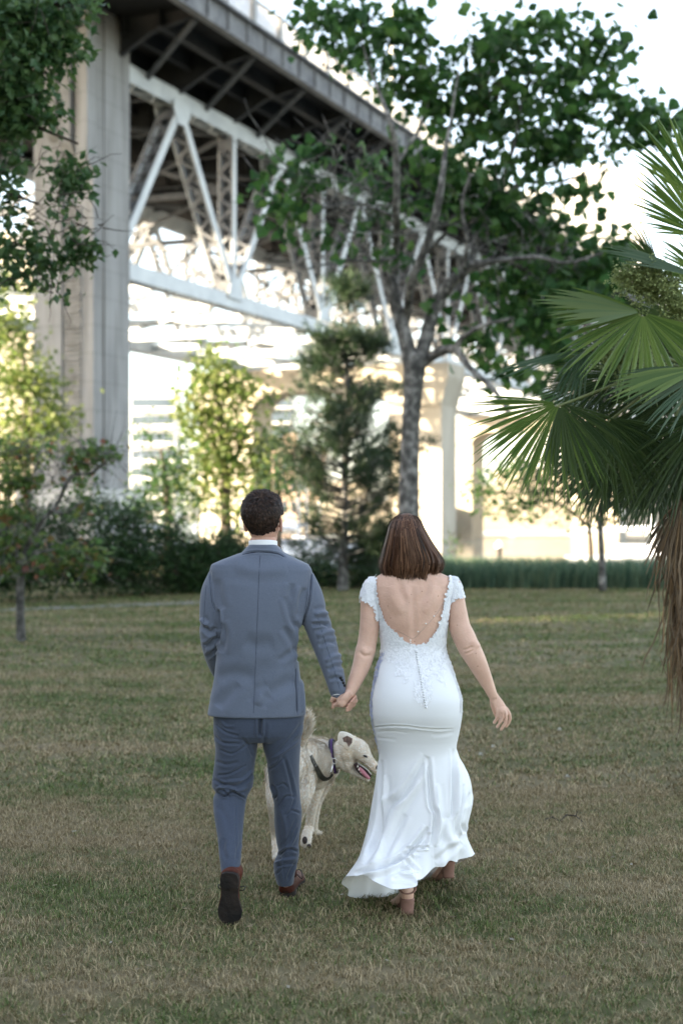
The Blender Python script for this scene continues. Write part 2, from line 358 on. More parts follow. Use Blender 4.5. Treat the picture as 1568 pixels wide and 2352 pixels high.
# ---------------- far buildings ----------------
M_glass = mat('window_glass', (.06, .08, .1), rough=.1, spec=.8)
def block(name, x0, x1, Y, ytop, label, cat, wall, floors, bays, depth=14, balcony=True, ybase=None, gap=.5, lab=None):
    a = P(x0, 1176, Y); b = P(x1, 1176, Y); top = P(0, ytop, Y).z; wdt = b.x-a.x
    root = empty(name, ((a.x+b.x)/2, Y+depth/2, -.6), label, cat)
    m = MB(); m.box(((a.x+b.x)/2, Y+depth/2, top/2-.3), (wdt, depth, top+.6)); m.build('wall', wall, root)
    m = MB(); m.box(((a.x+b.x)/2, Y+depth/2, top+.3), (wdt+.8, depth+.8, .6)); m.box((a.x+wdt*.35, Y+depth/2, top+1.7), (wdt*.3, depth*.4, 2.2)); m.build('roof', wall, root)
    fh = (top-1)/max(1, floors); bw = wdt/bays
    for i in range(floors):
        if not balcony and floors < 5:
            for j in range(bays):
                m = MB(); m.box((a.x+(j+.5)*bw, Y-.03, 1+(i+.5)*fh), (bw*gap, .1, fh*.55)); m.build('window', M_glass, root)
        else:
            m = MB(); m.box(((a.x+b.x)/2, Y-.03, 1+(i+.5)*fh), (wdt*.94, .1, fh*gap)); m.build('window_band', M_glass, root)
        if balcony: 
            m = MB(); m.box(((a.x+b.x)/2, Y-.7, 1+i*fh), (wdt*.96, 1.4, .25)); m.build('balcony', wall, root)
    return root
M_w1 = mat('white_wall', (.62, .6, .56)); M_w2 = mat('cream_wall', (.38, .33, .25), (.45, .395, .31), scale=.15); M_w3 = mat('peach_wall', (.5, .36, .27)); M_w4 = mat('grey_wall', (.38, .36, .34))
block('apartment_building', 300, 402, 330, 905, 'white balconied apartment block between the tall grey pier and the yellow lit tree', 'building', M_w1, 7, 5)
block('apartment_building', -60, 76, 210, 560, 'pale building behind the sunlit tree at the left edge', 'building', M_w2, 0, 6)
block('apartment_building', 585, 672, 300, 868, 'pale glass fronted apartment block behind the arched pier opening', 'building', M_w1, 9, 5, gap=.75)
block('apartment_building', 622, 745, 190, 1040, 'low peach building right of the yellow lit tree, behind masts', 'building', M_w3, 3, 6, balcony=False)
block('warehouse', 1010, 1700, 170, 1128, 'long low cream building across the water on the right', 'building', M_w2, 0, 22, balcony=False, gap=.35)
block('warehouse', 690, 1000, 150, 1165, 'low cream building across the water behind the conifer', 'building', M_w2, 0, 10, balcony=False, gap=.3)
block('office_tower', 1330, 1480, 330, 395, 'sunlit cream tower behind the bridge railing on the right', 'building', M_w1, 0, 8, balcony=False, gap=.4)
block('office_tower', 1180, 1325, 420, 450, 'sunlit pale tower behind the crown of the big tree', 'building', M_w1, 0, 8, balcony=False, gap=.4)

# unseen blocks added left of the frame to shade the lawn and the pier
def shade_block(c0, c1, d, H, depth, label, name='apartment_building'):  # shares its name with the seen blocks; itself an added shade caster
    S = Vector((-.93, -.37, 0)); C = Vector((-.37, .93, 0))
    ctr = C*((c0+c1)/2)+S*(d+depth/2)
    root = empty(name, (ctr.x, ctr.y, 0), label, 'building')
    ax = (C, S, UP); m = MB(); m.box(ctr+UP*(H/2), (c1-c0, depth, H), ax); m.build('wall', M_w4, root)
    m = MB(); m.box(ctr+UP*(H+.25), (c1-c0-.1, depth+.4, .5), ax); m.build('roof', M_w2, root)
    n = int(H/3)
    for i in range(n):
        m = MB(); m.box(ctr-S*(depth/2+.02)+UP*(1.6+i*3), ((c1-c0)*.9, .1, 1.5), ax)
        m.build('window_band', M_glass, root)
shade_block(-40, 16.98, 34, 27, 12, 'tall grey shade block added out of view to the left of the lawn, nearest the camera')
shade_block(17.0, 19.28, 34, 26, 12, 'narrow grey shade block added out of view, squeezed against the tall one')
shade_block(20.92, 28.5, 34, 27, 12, 'grey shade block added out of view, across the screened gap from the narrow one')
S_ = Vector((-.93, -.37, 0)); C_ = Vector((-.37, .93, 0)); ax_s = (C_, S_, UP)
scr = empty('added_light_screen', C_*20.1+S_*34.2, 'tall grey slatted screen added out of view between two shade blocks to let a sun patch through', 'light screen')  # added screen: its slats shape the soft sun patch on the lawn
m = MB(); m.box(C_*20.1+S_*34.2+UP*5.7, (1.62, .3, 11.4), ax_s); m.box(C_*20.1+S_*34.2+UP*19.3, (1.62, .3, 13.4), ax_s); m.build('wall', M_w4, scr)
for k in range(5): m = MB(); m.box(C_*(19.29+.135+k*.34)+S_*34.2+UP*12, (.26, .2, 1.2), ax_s); m.build('slat', M_w4, scr)
shade_block(28.6, 37.5, 34, 12.6, 12, 'lower grey shade block added out of view beside the taller one')
shade_block(54.6, 66.0, 36, 40, 14, 'high grey shade block added out of view to the left of the bridge pier')
# ---------------- foliage ----------------
rng = np.random.default_rng(7)
def leaf_cloud(name, pts, size, m, parent, shape='oval', droop=.35, seed=1, aspect=.55, jit=.35, dirs=None):
    "one mesh of separate small folded leaves at the points"
    g = np.random.default_rng(seed); n = len(pts); pts = np.asarray(pts, float)
    if shape == 'heart': T = np.array([(0,0,0), (.45,.12,.10), (.5,.42,.14), (.22,.78,.05), (0,1,-.12), (-.22,.78,.05), (-.5,.42,.14), (-.45,.12,.10), (0,.45,-.03)]); FC = [(0,1,2,8), (8,2,3,4), (0,8,6,7), (8,4,5,6)]
    elif shape == 'oval': T = np.array([(0,0,0), (.5,.4,.1), (0,1,-.06), (-.5,.4,.1)]); FC = [(0,1,2), (0,2,3)]; T[:, 0] *= aspect*2
    elif shape == 'palmate': T = np.array([(0,0,0), (.5,.1,.02), (.22,.38,0), (.55,.75,-.04), (.12,.6,0), (0,1,-.1), (-.12,.6,0), (-.55,.75,-.04), (-.22,.38,0), (-.5,.1,.02)]); FC = [(0,1,2), (2,3,4), (4,5,6), (6,7,8), (8,9,0), (0,2,4), (0,4,6), (0,6,8)]
    elif shape == 'needle': T = np.array([(-.05,0,0), (.05,0,0), (.03,1,0), (-.03,1,0)]); FC = [(0,1,2,3)]
    T = T.astype(float); k = len(T)
    if dirs is None:
        d = g.normal(size=(n, 3)); d[:, 2] = d[:, 2]*.6-droop*2.0
    else: d = np.asarray(dirs)+g.normal(size=(n, 3))*jit
    d /= np.linalg.norm(d, axis=1)[:, None]
    q = g.normal(size=(n, 3)); q[:, 2] += 1.2
    x = np.cross(d, q); x /= np.linalg.norm(x, axis=1)[:, None]; z = np.cross(x, d)
    s = size*g.uniform(.6, 1.25, n)
    V = pts[:, None, :]+s[:, None, None]*(T[None, :, 0, None]*x[:, None, :]+T[None, :, 1, None]*d[:, None, :]+T[None, :, 2, None]*z[:, None, :])
    V = V.reshape(-1, 3)
    F = []
    for i in range(n):
        b = i*k; F += [tuple(b+j for j in f) for f in FC]
    me = bpy.data.meshes.new(name); me.from_pydata(V.tolist(), [], F); me.update()
    return link(name, me, m, parent)
def cluster_points(blobs, Y, depth, seed, per=14, spread=.28, surf=.0, gap=-.22):
    "points in clumps inside ellipses given as (x, y, rx, ry, n, dY)"
    g = np.random.default_rng(seed); out = []
    for b in blobs:
        x, y, rx, ry, n = b[:5]; dY = b[5] if len(b) > 5 else 0; kk = Y/FPX
        nc = max(1, n//per)
        for c in range(nc):
            v = g.normal(size=3); v /= np.linalg.norm(v); r = g.uniform(surf, 1)**(1/2.2)
            cc = P(x, y, Y+dY)+Vector((v[0]*r*rx*kk, v[1]*r*min(depth, (rx+ry)*.6*kk), v[2]*r*ry*kk))
            if noise.noise(Vector(cc)*(10.0/Y**.5)*.62+Vector((seed, 0, 0))) < gap: continue
            p = g.normal(size=(per, 3))*spread*np.array([1, 1, .7])+np.array(cc); out.append(p)
    return np.concatenate(out)
M_bark = mat('bark', (.04, .039, .036), (.27, .26, .24), scale=8, stretch=(1, 1, .8), bump=1, bscale=14, rough=.95, detail=8, c3=(.10, .096, .088))
M_bark2 = mat('dark_bark', (.03, .025, .02), (.08, .065, .05), scale=6, stretch=(1, 1, .3), bump=.8, bscale=20, rough=.95)
def branch(m, pts, Y, n=8):
    "pts = (x, y, radius px, dY)"
    P3 = []; Rr = []
    for q in pts:
        dY = q[3] if len(q) > 3 else 0
        P3.append(P(q[0], q[1], Y+dY)); Rr.append(q[2]*Y/FPX)
    # smooth by Catmull-Rom
    PP = []; RR = []
    for i in range(len(P3)-1):
        a, b, c, d = P3[max(i-1, 0)], P3[i], P3[i+1], P3[min(i+2, len(P3)-1)]
        for s in range(4):
            t = s/4; PP.append(.5*((2*b)+(c-a)*t+(2*a-5*b+4*c-d)*t*t+(3*b-a-3*c+d)*t**3)); RR.append(Rr[i]*(1-t)+Rr[i+1]*t)
    PP.append(P3[-1]); RR.append(Rr[-1])
    m.tube(PP, RR, n)
def twigs(m, blobs, Y, depth, n, L, r, seed):
    g = random.Random(seed)
    for i in range(n):
        b = blobs[g.randrange(len(blobs))]; kk = Y/FPX
        a = P(b[0]+g.uniform(-b[2], b[2])*.9, b[1]+g.uniform(-b[3], b[3])*.9, Y+(b[5] if len(b) > 5 else 0)+g.uniform(-1, 1)*depth*.6)
        d = Vector((g.gauss(0, 1), g.gauss(0, .8), g.gauss(.2, .7))).normalized(); pts = [a]
        for k in range(4): d = (d+Vector((g.gauss(0, .3), g.gauss(0, .3), g.gauss(0, .3)))).normalized(); pts.append(pts[-1]+d*L*g.uniform(.2, .35))
        m.tube(pts, [r, r*.8, r*.6, r*.45, r*.3], 4)
# --- the big broad-leaved tree
YT = 24.0
big = empty('broadleaf_tree', P(938, 1414, YT), 'large thick trunked tree with big heart shaped leaves behind the woman', 'tree')
m = MB()
branch(m, [(938,1418,34), (938,1380,28), (938,1170,24), (942,1000,20.5), (948,900,22), (952,845,26), (958,815,22)], YT, 14)
branch(m, [(946,850,20), (930,775,17), (908,700,15), (897,645,14), (893,632,9)], YT, 10)
branch(m, [(925,760,9), (934,725,10), (944,650,10,-.6), (984,550,9.5,-1.0), (1009,450,8.5,-1.3), (1022,350,5,-1.3), (1036,270,3.4,-1.1), (1046,200,2,-.8), (1062,130,1,-.5)], YT)
branch(m, [(898,650,9), (909,600,8.5), (910,480,8,-1.0), (909,350,7.5,-1.4), (897,280,6.5,-1.6), (872,215,4,-1.2), (846,150,2.5,-1), (830,90,1,-1)], YT)
branch(m, [(962,830,18), (978,775,16), (1000,700,15), (1040,645,14,-.2), (1084,612,12,-.4), (1134,600,7,-.6), (1234,590,5,-.8), (1300,604,4,-1), (1384,580,2.5,-1.2)], YT, 10)
branch(m, [(1060,630,10,-.3), (1085,590,9), (1094,540,8,.3), (1134,475,9,.6), (1199,415,8,.8), (1234,365,6,1), (1300,290,4,1.2), (1340,200,3,1.4)], YT)
branch(m, [(1134,478,7,.6), (1150,420,6,.4), (1174,350,5), (1190,280,3), (1200,200,2)], YT)
branch(m, [(965,840,13), (985,822,12), (1020,805,11,-.3), (1046,804,10,-.5), (1079,846,7,-.8), (1134,896,6,-1), (1165,945,4,-1.2)], YT)
branch(m, [(1044,806,8,-.5), (1062,775,6,-.6), (1110,748,5,-.8), (1180,730,3,-1)], YT)
branch(m, [(909,500,5,-.4), (874,485,4.5,-.7), (820,468,4,-1), (740,478,3,-1.4)], YT)
branch(m, [(909,590,5,-.3), (860,600,4,-.6), (780,600,3,-1), (700,620,2,-1.3)], YT)
branch(m, [(1060,640,6,-.3), (1072,560,5,-.6), (1060,470,4,-.8), (1080,400,3,-1)], YT)
branch(m, [(980,580,5,.5), (1040,520,4,.2), (1090,470,3)], YT)
branch(m, [(908,380,5,-.6), (960,300,4,-.3), (990,200,3), (985,120,2)], YT)
branch(m, [(1199,415,5,.8), (1270,420,4,.6), (1340,400,3,.2)], YT)
tw = [(900,500,140,130,0), (1130,520,150,100,0), (760,430,110,120,0,-1), (1250,560,120,80,0)]
twigs(m, tw, YT, 2.0, 230, .8, .009, 3); 
twigs(m, [(760,480,130,130,0,-1), (900,560,130,90,0), (1180,560,130,80,0)], YT, 2.0, 80, 1.2, .013, 4)
m.build('trunk', M_bark, big, smooth=True)
up = [(760,60,110,60,380), (850,110,130,80,620), (930,60,80,60,380), (900,190,90,50,330), (985,170,60,60,260), (985,250,80,55,330),
      (1080,120,55,60,300), (1150,90,90,75,500), (1090,230,90,70,420), (1180,210,100,80,560), (1270,130,80,90,420), (1250,50,60,40,190), (1350,80,55,55,230), (1420,110,40,40,120), (1290,250,100,90,620), (1250,340,90,60,420),
      (1350,330,80,70,420), (1400,200,50,60,210), (1440,270,60,50,210), (1490,240,45,40,120), (1500,320,60,35,140), (1555,300,40,40,110), (1330,420,60,30,160), (1380,390,60,50,220), (1150,330,80,60,260), (700,20,60,30,120), (1060,310,70,50,200), (1110,20,60,30,90)]
low = [(640,390,55,60,90,-1), (700,350,60,50,80,-1), (740,420,80,60,110,-1), (640,470,60,40,90,-1), (700,520,80,40,90,-1), (780,520,70,50,90,-1), (830,390,60,60,90), (880,430,60,80,90), (960,410,60,80,110), (1010,400,60,60,130), (1060,440,60,60,130),
       (1120,450,60,50,100), (1180,480,60,50,130), (1300,560,90,50,190), (1250,640,100,50,170), (1390,570,70,40,150), (1150,660,70,50,110), (1060,700,60,50,60), (1190,740,90,40,150), (1270,790,70,60,170), (1380,640,70,50,140), (1320,700,80,60,170), (1100,790,60,35,80), (1200,860,60,60,140), (970,560,90,80,40), (850,570,80,60,40), (1210,540,90,50,130), (1260,480,60,40,80)]
ML_cat = leafmat('broad_leaves', [(.012, .036, .010), (.022, .066, .016), (.06, .13, .03), (.030, .085, .026), (.10, .18, .04)], trans=.4)
pts = cluster_points([b[:4]+(int(b[4]*(.33 if b[0] < 1120 else .42)),) for b in up], YT, 1.7, 11, per=6, spread=.19); leaf_cloud('crown', pts, .19, ML_cat, big, 'heart', droop=.55, seed=5)
pts = cluster_points([b[:4]+(int(b[4]*(.55 if b[0] < 860 else .85 if b[0] < 1100 else 1.15)),)+b[5:] for b in low], YT, 2.0, 12, per=6, spread=.22); leaf_cloud('crown', pts, .19, ML_cat, big, 'heart', droop=.5, seed=6)
M_pod = mat('seed_clusters', (.05, .035, .03), rough=.9)
pts = cluster_points([b[:4]+(int(b[4]*.3),) for b in up], YT, 2.4, 15, per=22, spread=.10); leaf_cloud('seed_cluster', pts, .05, M_pod, big, 'oval', droop=0, seed=8)['kind'] = 'stuff'

# --- dark overhanging tree at the left
YL = 13.0
lt = empty('overhanging_tree', (-6.3, 14.0, 0), 'dark leaved tree reaching into the top left corner in front of the grey pier', 'tree')
m = MB(); m.tube([(-6.3, 14, 0), (-6.2, 14, 3), (-6.0, 13.8, 6), (-5.6, 13.5, 9)], [.3, .22, .17, .08], 10)
for a, b_, c in (((-6.1, 13.9, 4.6), (-4.6, 13.3, 5.2), (90, 470)), ((-6.1, 13.9, 5.0), (-4.4, 13.2, 5.8), (180, 330)), ((-6, 13.8, 5.6), (-4.2, 13, 6.4), (120, 120)), ((-6.1, 13.9, 4.2), (-4.8, 13.2, 4.6), (40, 560)), ((-6, 13.8, 6.4), (-4.4, 13.4, 7.2), (60, 0))):
    e = P(c[0], c[1], YL); m.tube([Vector(a), Vector(b_), (Vector(b_)+e)/2+Vector((0, 0, .08)), e], [.07, .045, .03, .012], 6)
LB = [(40,40,90,70,1300), (120,40,80,60,900), (60,150,90,70,1300), (140,90,55,40,420), (20,260,70,80,900), (80,250,60,60,600), (40,370,80,50,560), (110,370,60,40,300), (150,420,50,40,260), (200,440,40,40,180), (130,480,70,50,330), (210,520,50,35,220), (60,470,60,60,260), (250,520,22,18,40), (100,560,60,50,250), (180,570,45,40,190), (110,620,45,50,200), (30,560,50,50,200), (120,665,22,22,50), (20,640,30,50,80), (20,460,40,60,160), (190,20,26,50,120), (-60,200,60,250,900), (-170,120,90,180,1500), (-160,380,80,130,900), (-290,60,90,160,1200), (-270,300,80,130,800), (-380,180,80,160,700), (160,500,60,60,200), (200,390,25,25,40)]
twigs(m, [(b[0], b[1], b[2]*.7, b[3]*.7) for b in LB], YL, .8, 130, .38, .006, 9)
m.build('trunk', M_bark2, lt, smooth=True)
ML_dark = leafmat('dark_leaves', [(.022, .06, .02), (.04, .09, .028), (.075, .13, .035), (.06, .11, .05)], trans=.3)
pts = cluster_points([b[:4]+(int(b[4]*.72),) for b in LB], YL, .9, 21, per=9, spread=.075, gap=-.1); leaf_cloud('crown', pts, .102, ML_dark, lt, 'oval', droop=.35, seed=22, aspect=.36)

# --- generic background trees and shrubs
def bush_tree(name, label, blobs, Y, leaf, lm, trunk=None, depth=2, per=12, spread=.3, seed=1, group=None, aspect=.36, droop=.2, base=None, twn=60, shape='oval', bark=None, cat='tree', twl=.6, tname='trunk', cname='crown'):
    if lm is ML_yel: blobs = [b[:4]+(int(b[4]*1.35),)+b[5:] for b in blobs]
    bx = base or (trunk[0][0][0] if trunk else blobs[0][0]); pb = P(bx, 1176, Y)
    root = empty(name, (pb.x, Y, 0), label, cat, group)
    m = MB()
    for tr in trunk or []: branch(m, tr, Y)
    if twn: twigs(m, blobs, Y, depth*.7, twn, twl, twl*.014, seed)
    if m.V: m.build(tname, bark or M_bark2, root, smooth=True)
    leaf_cloud(cname, cluster_points(blobs, Y, depth, seed, per, spread), leaf, lm, root, shape, droop=droop, seed=seed+1, aspect=aspect)
    return root
def gy(Y): return 1176+CAMH*FPX/Y
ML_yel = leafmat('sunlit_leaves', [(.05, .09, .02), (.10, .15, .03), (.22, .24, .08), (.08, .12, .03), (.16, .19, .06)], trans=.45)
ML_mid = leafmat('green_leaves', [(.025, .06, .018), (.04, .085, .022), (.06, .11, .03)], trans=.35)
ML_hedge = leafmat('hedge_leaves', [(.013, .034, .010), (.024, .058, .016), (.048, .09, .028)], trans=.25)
ML_red = leafmat('maple_leaves', [(.07, .13, .03), (.09, .15, .035), (.05, .10, .03), (.06, .12, .03), (.09, .14, .04), (.17, .05, .03), (.10, .15, .035), (.07, .14, .04), (.08, .13, .03), (.06, .11, .03), (.14, .17, .04), (.10, .15, .04)], trans=.4)
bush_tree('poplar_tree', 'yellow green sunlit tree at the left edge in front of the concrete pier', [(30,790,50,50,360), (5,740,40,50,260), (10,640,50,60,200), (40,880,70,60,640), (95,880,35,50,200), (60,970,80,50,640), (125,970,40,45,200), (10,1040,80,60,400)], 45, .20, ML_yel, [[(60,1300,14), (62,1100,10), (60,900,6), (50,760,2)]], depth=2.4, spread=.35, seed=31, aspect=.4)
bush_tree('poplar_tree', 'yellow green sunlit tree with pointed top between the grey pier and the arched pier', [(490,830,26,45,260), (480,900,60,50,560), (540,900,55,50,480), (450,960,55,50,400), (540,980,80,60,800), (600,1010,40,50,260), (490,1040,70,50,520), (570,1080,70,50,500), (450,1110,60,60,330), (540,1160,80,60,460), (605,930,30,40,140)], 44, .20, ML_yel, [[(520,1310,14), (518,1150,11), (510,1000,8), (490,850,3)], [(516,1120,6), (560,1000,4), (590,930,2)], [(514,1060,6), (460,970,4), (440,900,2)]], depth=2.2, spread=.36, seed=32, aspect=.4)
bush_tree('green_tree', 'short dense green tree behind the hedge, right of the grey pier foot', [(350,1010,35,35,230), (380,1080,55,60,520), (350,1150,50,60,400), (420,1170,50,60,400), (410,1040,30,50,200)], 40, .16, ML_mid, [[(385,1320,10), (385,1150,8), (370,1030,3)]], depth=1.8, seed=33)
bush_tree('green_tree', 'dark bushy tree between the yellow lit tree and the conifer', [(640,1080,35,40,200), (630,1150,40,60,300), (660,1120,30,30,130)], 41, .16, ML_mid, [[(640,1310,9), (640,1150,6), (640,1060,2)]], depth=1.4, seed=34)
ml = empty('maple_tree', P(48, 1476, 19.2), 'small slender maple with red tinged green leaves at the left edge of the lawn', 'tree')
m = MB()
for tr in ([(50,1482,12), (48,1420,10), (47,1350,9.5), (52,1300,8), (60,1260,6), (95,1200,5,-.2), (130,1160,4.5,-.4), (165,1095,4,-.5), (215,1085,2.5,-.6), (262,1040,2,-.7)], [(50,1330,7), (36,1260,6,.2), (28,1200,5,.4), (20,1130,4,.5), (10,1060,3,.6)], [(40,1270,5), (15,1240,4), (-10,1200,3)], [(120,1170,4,-.4), (150,1180,3,-.5), (190,1150,2,-.6)], [(30,1210,4,.4), (60,1130,3,.2), (90,1060,2)], [(55,1300,4), (90,1270,3,-.3), (140,1260,2,-.5)]): branch(m, tr, 19.2)
MBL = [(30,1040,60,30,420,.3), (110,1050,60,26,420), (200,1050,55,26,330,-.5), (250,1035,24,12,80,-.6), (150,1100,60,26,330,-.3), (60,1110,60,26,380), (-10,1110,50,40,300), (40,1180,60,22,260), (150,1170,50,20,160,-.4), (90,1230,70,20,300,-.2), (10,1240,50,24,260), (190,1270,60,18,240,-.5), (120,1290,70,18,240,-.3), (30,1310,50,18,150), (215,1300,35,12,100,-.5)]
twigs(m, MBL, 19.2, .8, 220, .5, .007, 41); m.build('trunk', M_bark, ml, smooth=True)
leaf_cloud('crown', cluster_points([b[:4]+(int(b[4]*.75),)+b[5:] for b in MBL], 19.2, 1.3, 42, per=8, spread=.11, gap=-.12), .095, ML_red, ml, 'palmate', droop=.25, seed=43)
# hedge: individual shrubs
hd = [(-130,1255,95,100,27,'beyond the left edge, next to the one behind the maple'), (-260,1250,100,105,26.5,'farthest beyond the left edge'), (-20,1260,90,90,27.5,'at the left edge, behind the red tinged maple'), (90,1260,90,95,28,'right of the maple trunk'), (190,1245,85,102,28.8,'with the tallest top, under the grey pier'), (280,1262,80,95,29.5,'below the pier foot, right of the tallest shrub'), (365,1290,75,75,30.2,'below the short green tree'), (440,1290,65,68,30.8,'left of the man by his elbow'), (515,1300,60,60,31.3,'directly behind the left shoulder of the man')]
for i, (x, y, rx, ry, Y, l) in enumerate(hd):
    y -= 8; b = [(x, y, rx*1.08, ry, 3600), (x-rx*.4, y+ry*.6, rx*.7, ry*.5, 1100), (x+rx*.4, y+ry*.6, rx*.7, ry*.5, 1100), (x+rx*.3, y-ry*.7, rx*.5, ry*.4, 600)]
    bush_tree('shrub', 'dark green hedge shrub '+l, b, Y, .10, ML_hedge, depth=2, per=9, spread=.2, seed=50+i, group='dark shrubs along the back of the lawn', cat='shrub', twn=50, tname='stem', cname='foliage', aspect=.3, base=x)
for i, (x, y, rx, ry, Y, l) in enumerate([(600,1318,45,42,32.5,'hidden mostly behind the head and shoulder of the man'), (690,1322,55,40,33,'right of the man, left of the conifer trunk'), (745,1325,35,42,33.4,'touching the left side of the conifer trunk'), (830,1325,45,45,33,'between the conifer trunk and the woman')]):
    bush_tree('shrub', 'low dark shrub '+l, [(x, y, rx, ry, 1700)], Y, .10, ML_hedge, depth=1.6, per=9, spread=.2, seed=60+i, group='dark shrubs along the back of the lawn', cat='shrub', twn=20, tname='stem', cname='foliage', aspect=.3, base=x)
bush_tree('shrub', 'small leafy shrub at the water edge right of the woman head', [(1050,1265,26,20,140), (1075,1278,30,14,140), (1040,1240,12,22,50)], 36, .10, ML_mid, depth=.8, spread=.15, seed=66, cat='shrub', twn=20, tname='stem', cname='foliage')

# --- conifer
YC = 31.6
cf = empty('pine_tree', P(787, 1360, YC), 'tall loose pine with dark needle tufts between the man and the thick trunked tree', 'tree')
m = MB(); branch(m, [(787,1364,14), (789,1250,11), (792,1100,9), (795,900,7), (797,760,4.5), (800,650,2)], YC, 10)
g = random.Random(5); tp = []; td = []
for i in range(210):
    s = (i/210)**.92; y = 665+s*640; w = (24+172*min(1, s*1.6))*(1 if s < .8 else 1-.35*(s-.8)/.2); x0 = 800-13*s
    an = g.uniform(0, 2*math.pi); L = w*g.uniform(.55, 1.1)*YC/FPX; up_ = .30-.22*s
    d = Vector((math.cos(an), math.sin(an), up_+g.uniform(-.1, .15))); a = P(x0, y, YC); pp = [a]
    for k in range(5): d = (d+Vector((g.gauss(0, .1), g.gauss(0, .1), .05))).normalized(); pp.append(pp[-1]+d*L/5)
    m.tube(pp, [.03, .025, .02, .015, .012, .006], 5)
    if noise.noise(Vector((y*.013, math.cos(an)*1.3, math.sin(an)*1.3))) < (-.02 if s > .35 else .06): m.V and None; continue
    for k in range(2, 6):
        for q in range(7 if k < 5 else 9):
            e = pp[k]+Vector((g.gauss(0, .16), g.gauss(0, .16), g.gauss(.05, .13)))
            if g.random() < .35: m.tube([pp[k], e], [.008, .004], 3)
            sd_ = (e-pp[k]+d*.2).normalized()
            for r_ in range(17): tp.append(e+Vector((g.gauss(0, .045), g.gauss(0, .045), g.gauss(0, .045)))); td.append(sd_+Vector((g.gauss(0, .7), g.gauss(0, .7), g.gauss(.2, .7))))
m.build('trunk', M_bark, cf, smooth=True)
ML_pine = leafmat('pine_needles', [(.012, .028, .014), (.025, .05, .022), (.05, .078, .03)], trans=.15)
o = leaf_cloud('crown', tp, .17, ML_pine, cf, 'needle', seed=71, dirs=td, jit=.1)
for v in ():pass

# --- right hand trees
bush_tree('young_tree', 'young tree with pale straight trunk at the right, in front of the tall grass', [(1330,1120,70,40,300), (1250,1110,80,40,300), (1400,1100,60,50,330), (1450,1150,60,50,330), (1370,1170,45,35,120), (1300,1060,80,40,350), (1420,1040,60,40,250)], 31, .14, ML_mid, [[(1383,1357,9), (1381,1280,7.5), (1378,1200,7), (1385,1120,5), (1390,1040,3)], [(1378,1215,4.5), (1355,1160,3.5), (1320,1120,2)], [(1380,1190,4), (1410,1130,3), (1440,1090,2)]], depth=1.6, seed=81, per=9, spread=.22, bark=M_bark)
bush_tree('young_tree', 'thin leaning trunk tree at the water edge left of the pale straight trunk', [(1150,1160,70,26,170), (1190,1185,60,18,110), (1120,1110,60,40,230), (1230,1150,50,30,170), (1320,1180,40,30,120), (1180,1080,90,30,300)], 37, .15, ML_mid, [[(1357,1335,7), (1356,1270,6), (1352,1210,5), (1340,1150,4), (1300,1110,3), (1200,1100,2)], [(1352,1210,4), (1290,1160,3), (1220,1150,2), (1170,1160,1.5)]], depth=1.4, seed=82, per=8, spread=.2)

# --- tall grass at the water
def blades(name, n, fx, hgt, wdt, m, seed, lean=.25, seg=3):
    g = np.random.default_rng(seed); V = []; F = []
    for i in range(n):
        x, y, z = fx(g); h = hgt*g.uniform(.6, 1.15); a = g.uniform(0, 2*math.pi); l = g.uniform(0, lean)*h; b = len(V)
        dx, dy = math.cos(a), math.sin(a); wx, wy = -dy*wdt/2, dx*wdt/2
        for k in range(seg):
            s = k/seg; o_ = l*s*s; ww = 1-s*.5
            V.append((x+dx*o_-wx*ww, y+dy*o_-wy*ww, z+h*s)); V.append((x+dx*o_+wx*ww, y+dy*o_+wy*ww, z+h*s))
        V.append((x+dx*l, y+dy*l, z+h*(1-.25*lean)))
        for k in range(seg-1): F.append((b+2*k, b+2*k+1, b+2*k+3, b+2*k+2))
        F.append((b+2*seg-2, b+2*seg-1, b+2*seg))
    return link(name, mesh_from(V, F), m)
ML_reed = leafmat('reed_leaves', [(.035, .075, .045), (.07, .13, .08), (.11, .17, .10), (.17, .21, .12)], trans=.3)
o = blades('tall_grass', 19000, lambda g: (g.uniform(.8, 13), g.uniform(32.3, 35.5), 0), .74+.0, .020, ML_reed, 3, .55); o['kind'] = 'stuff'

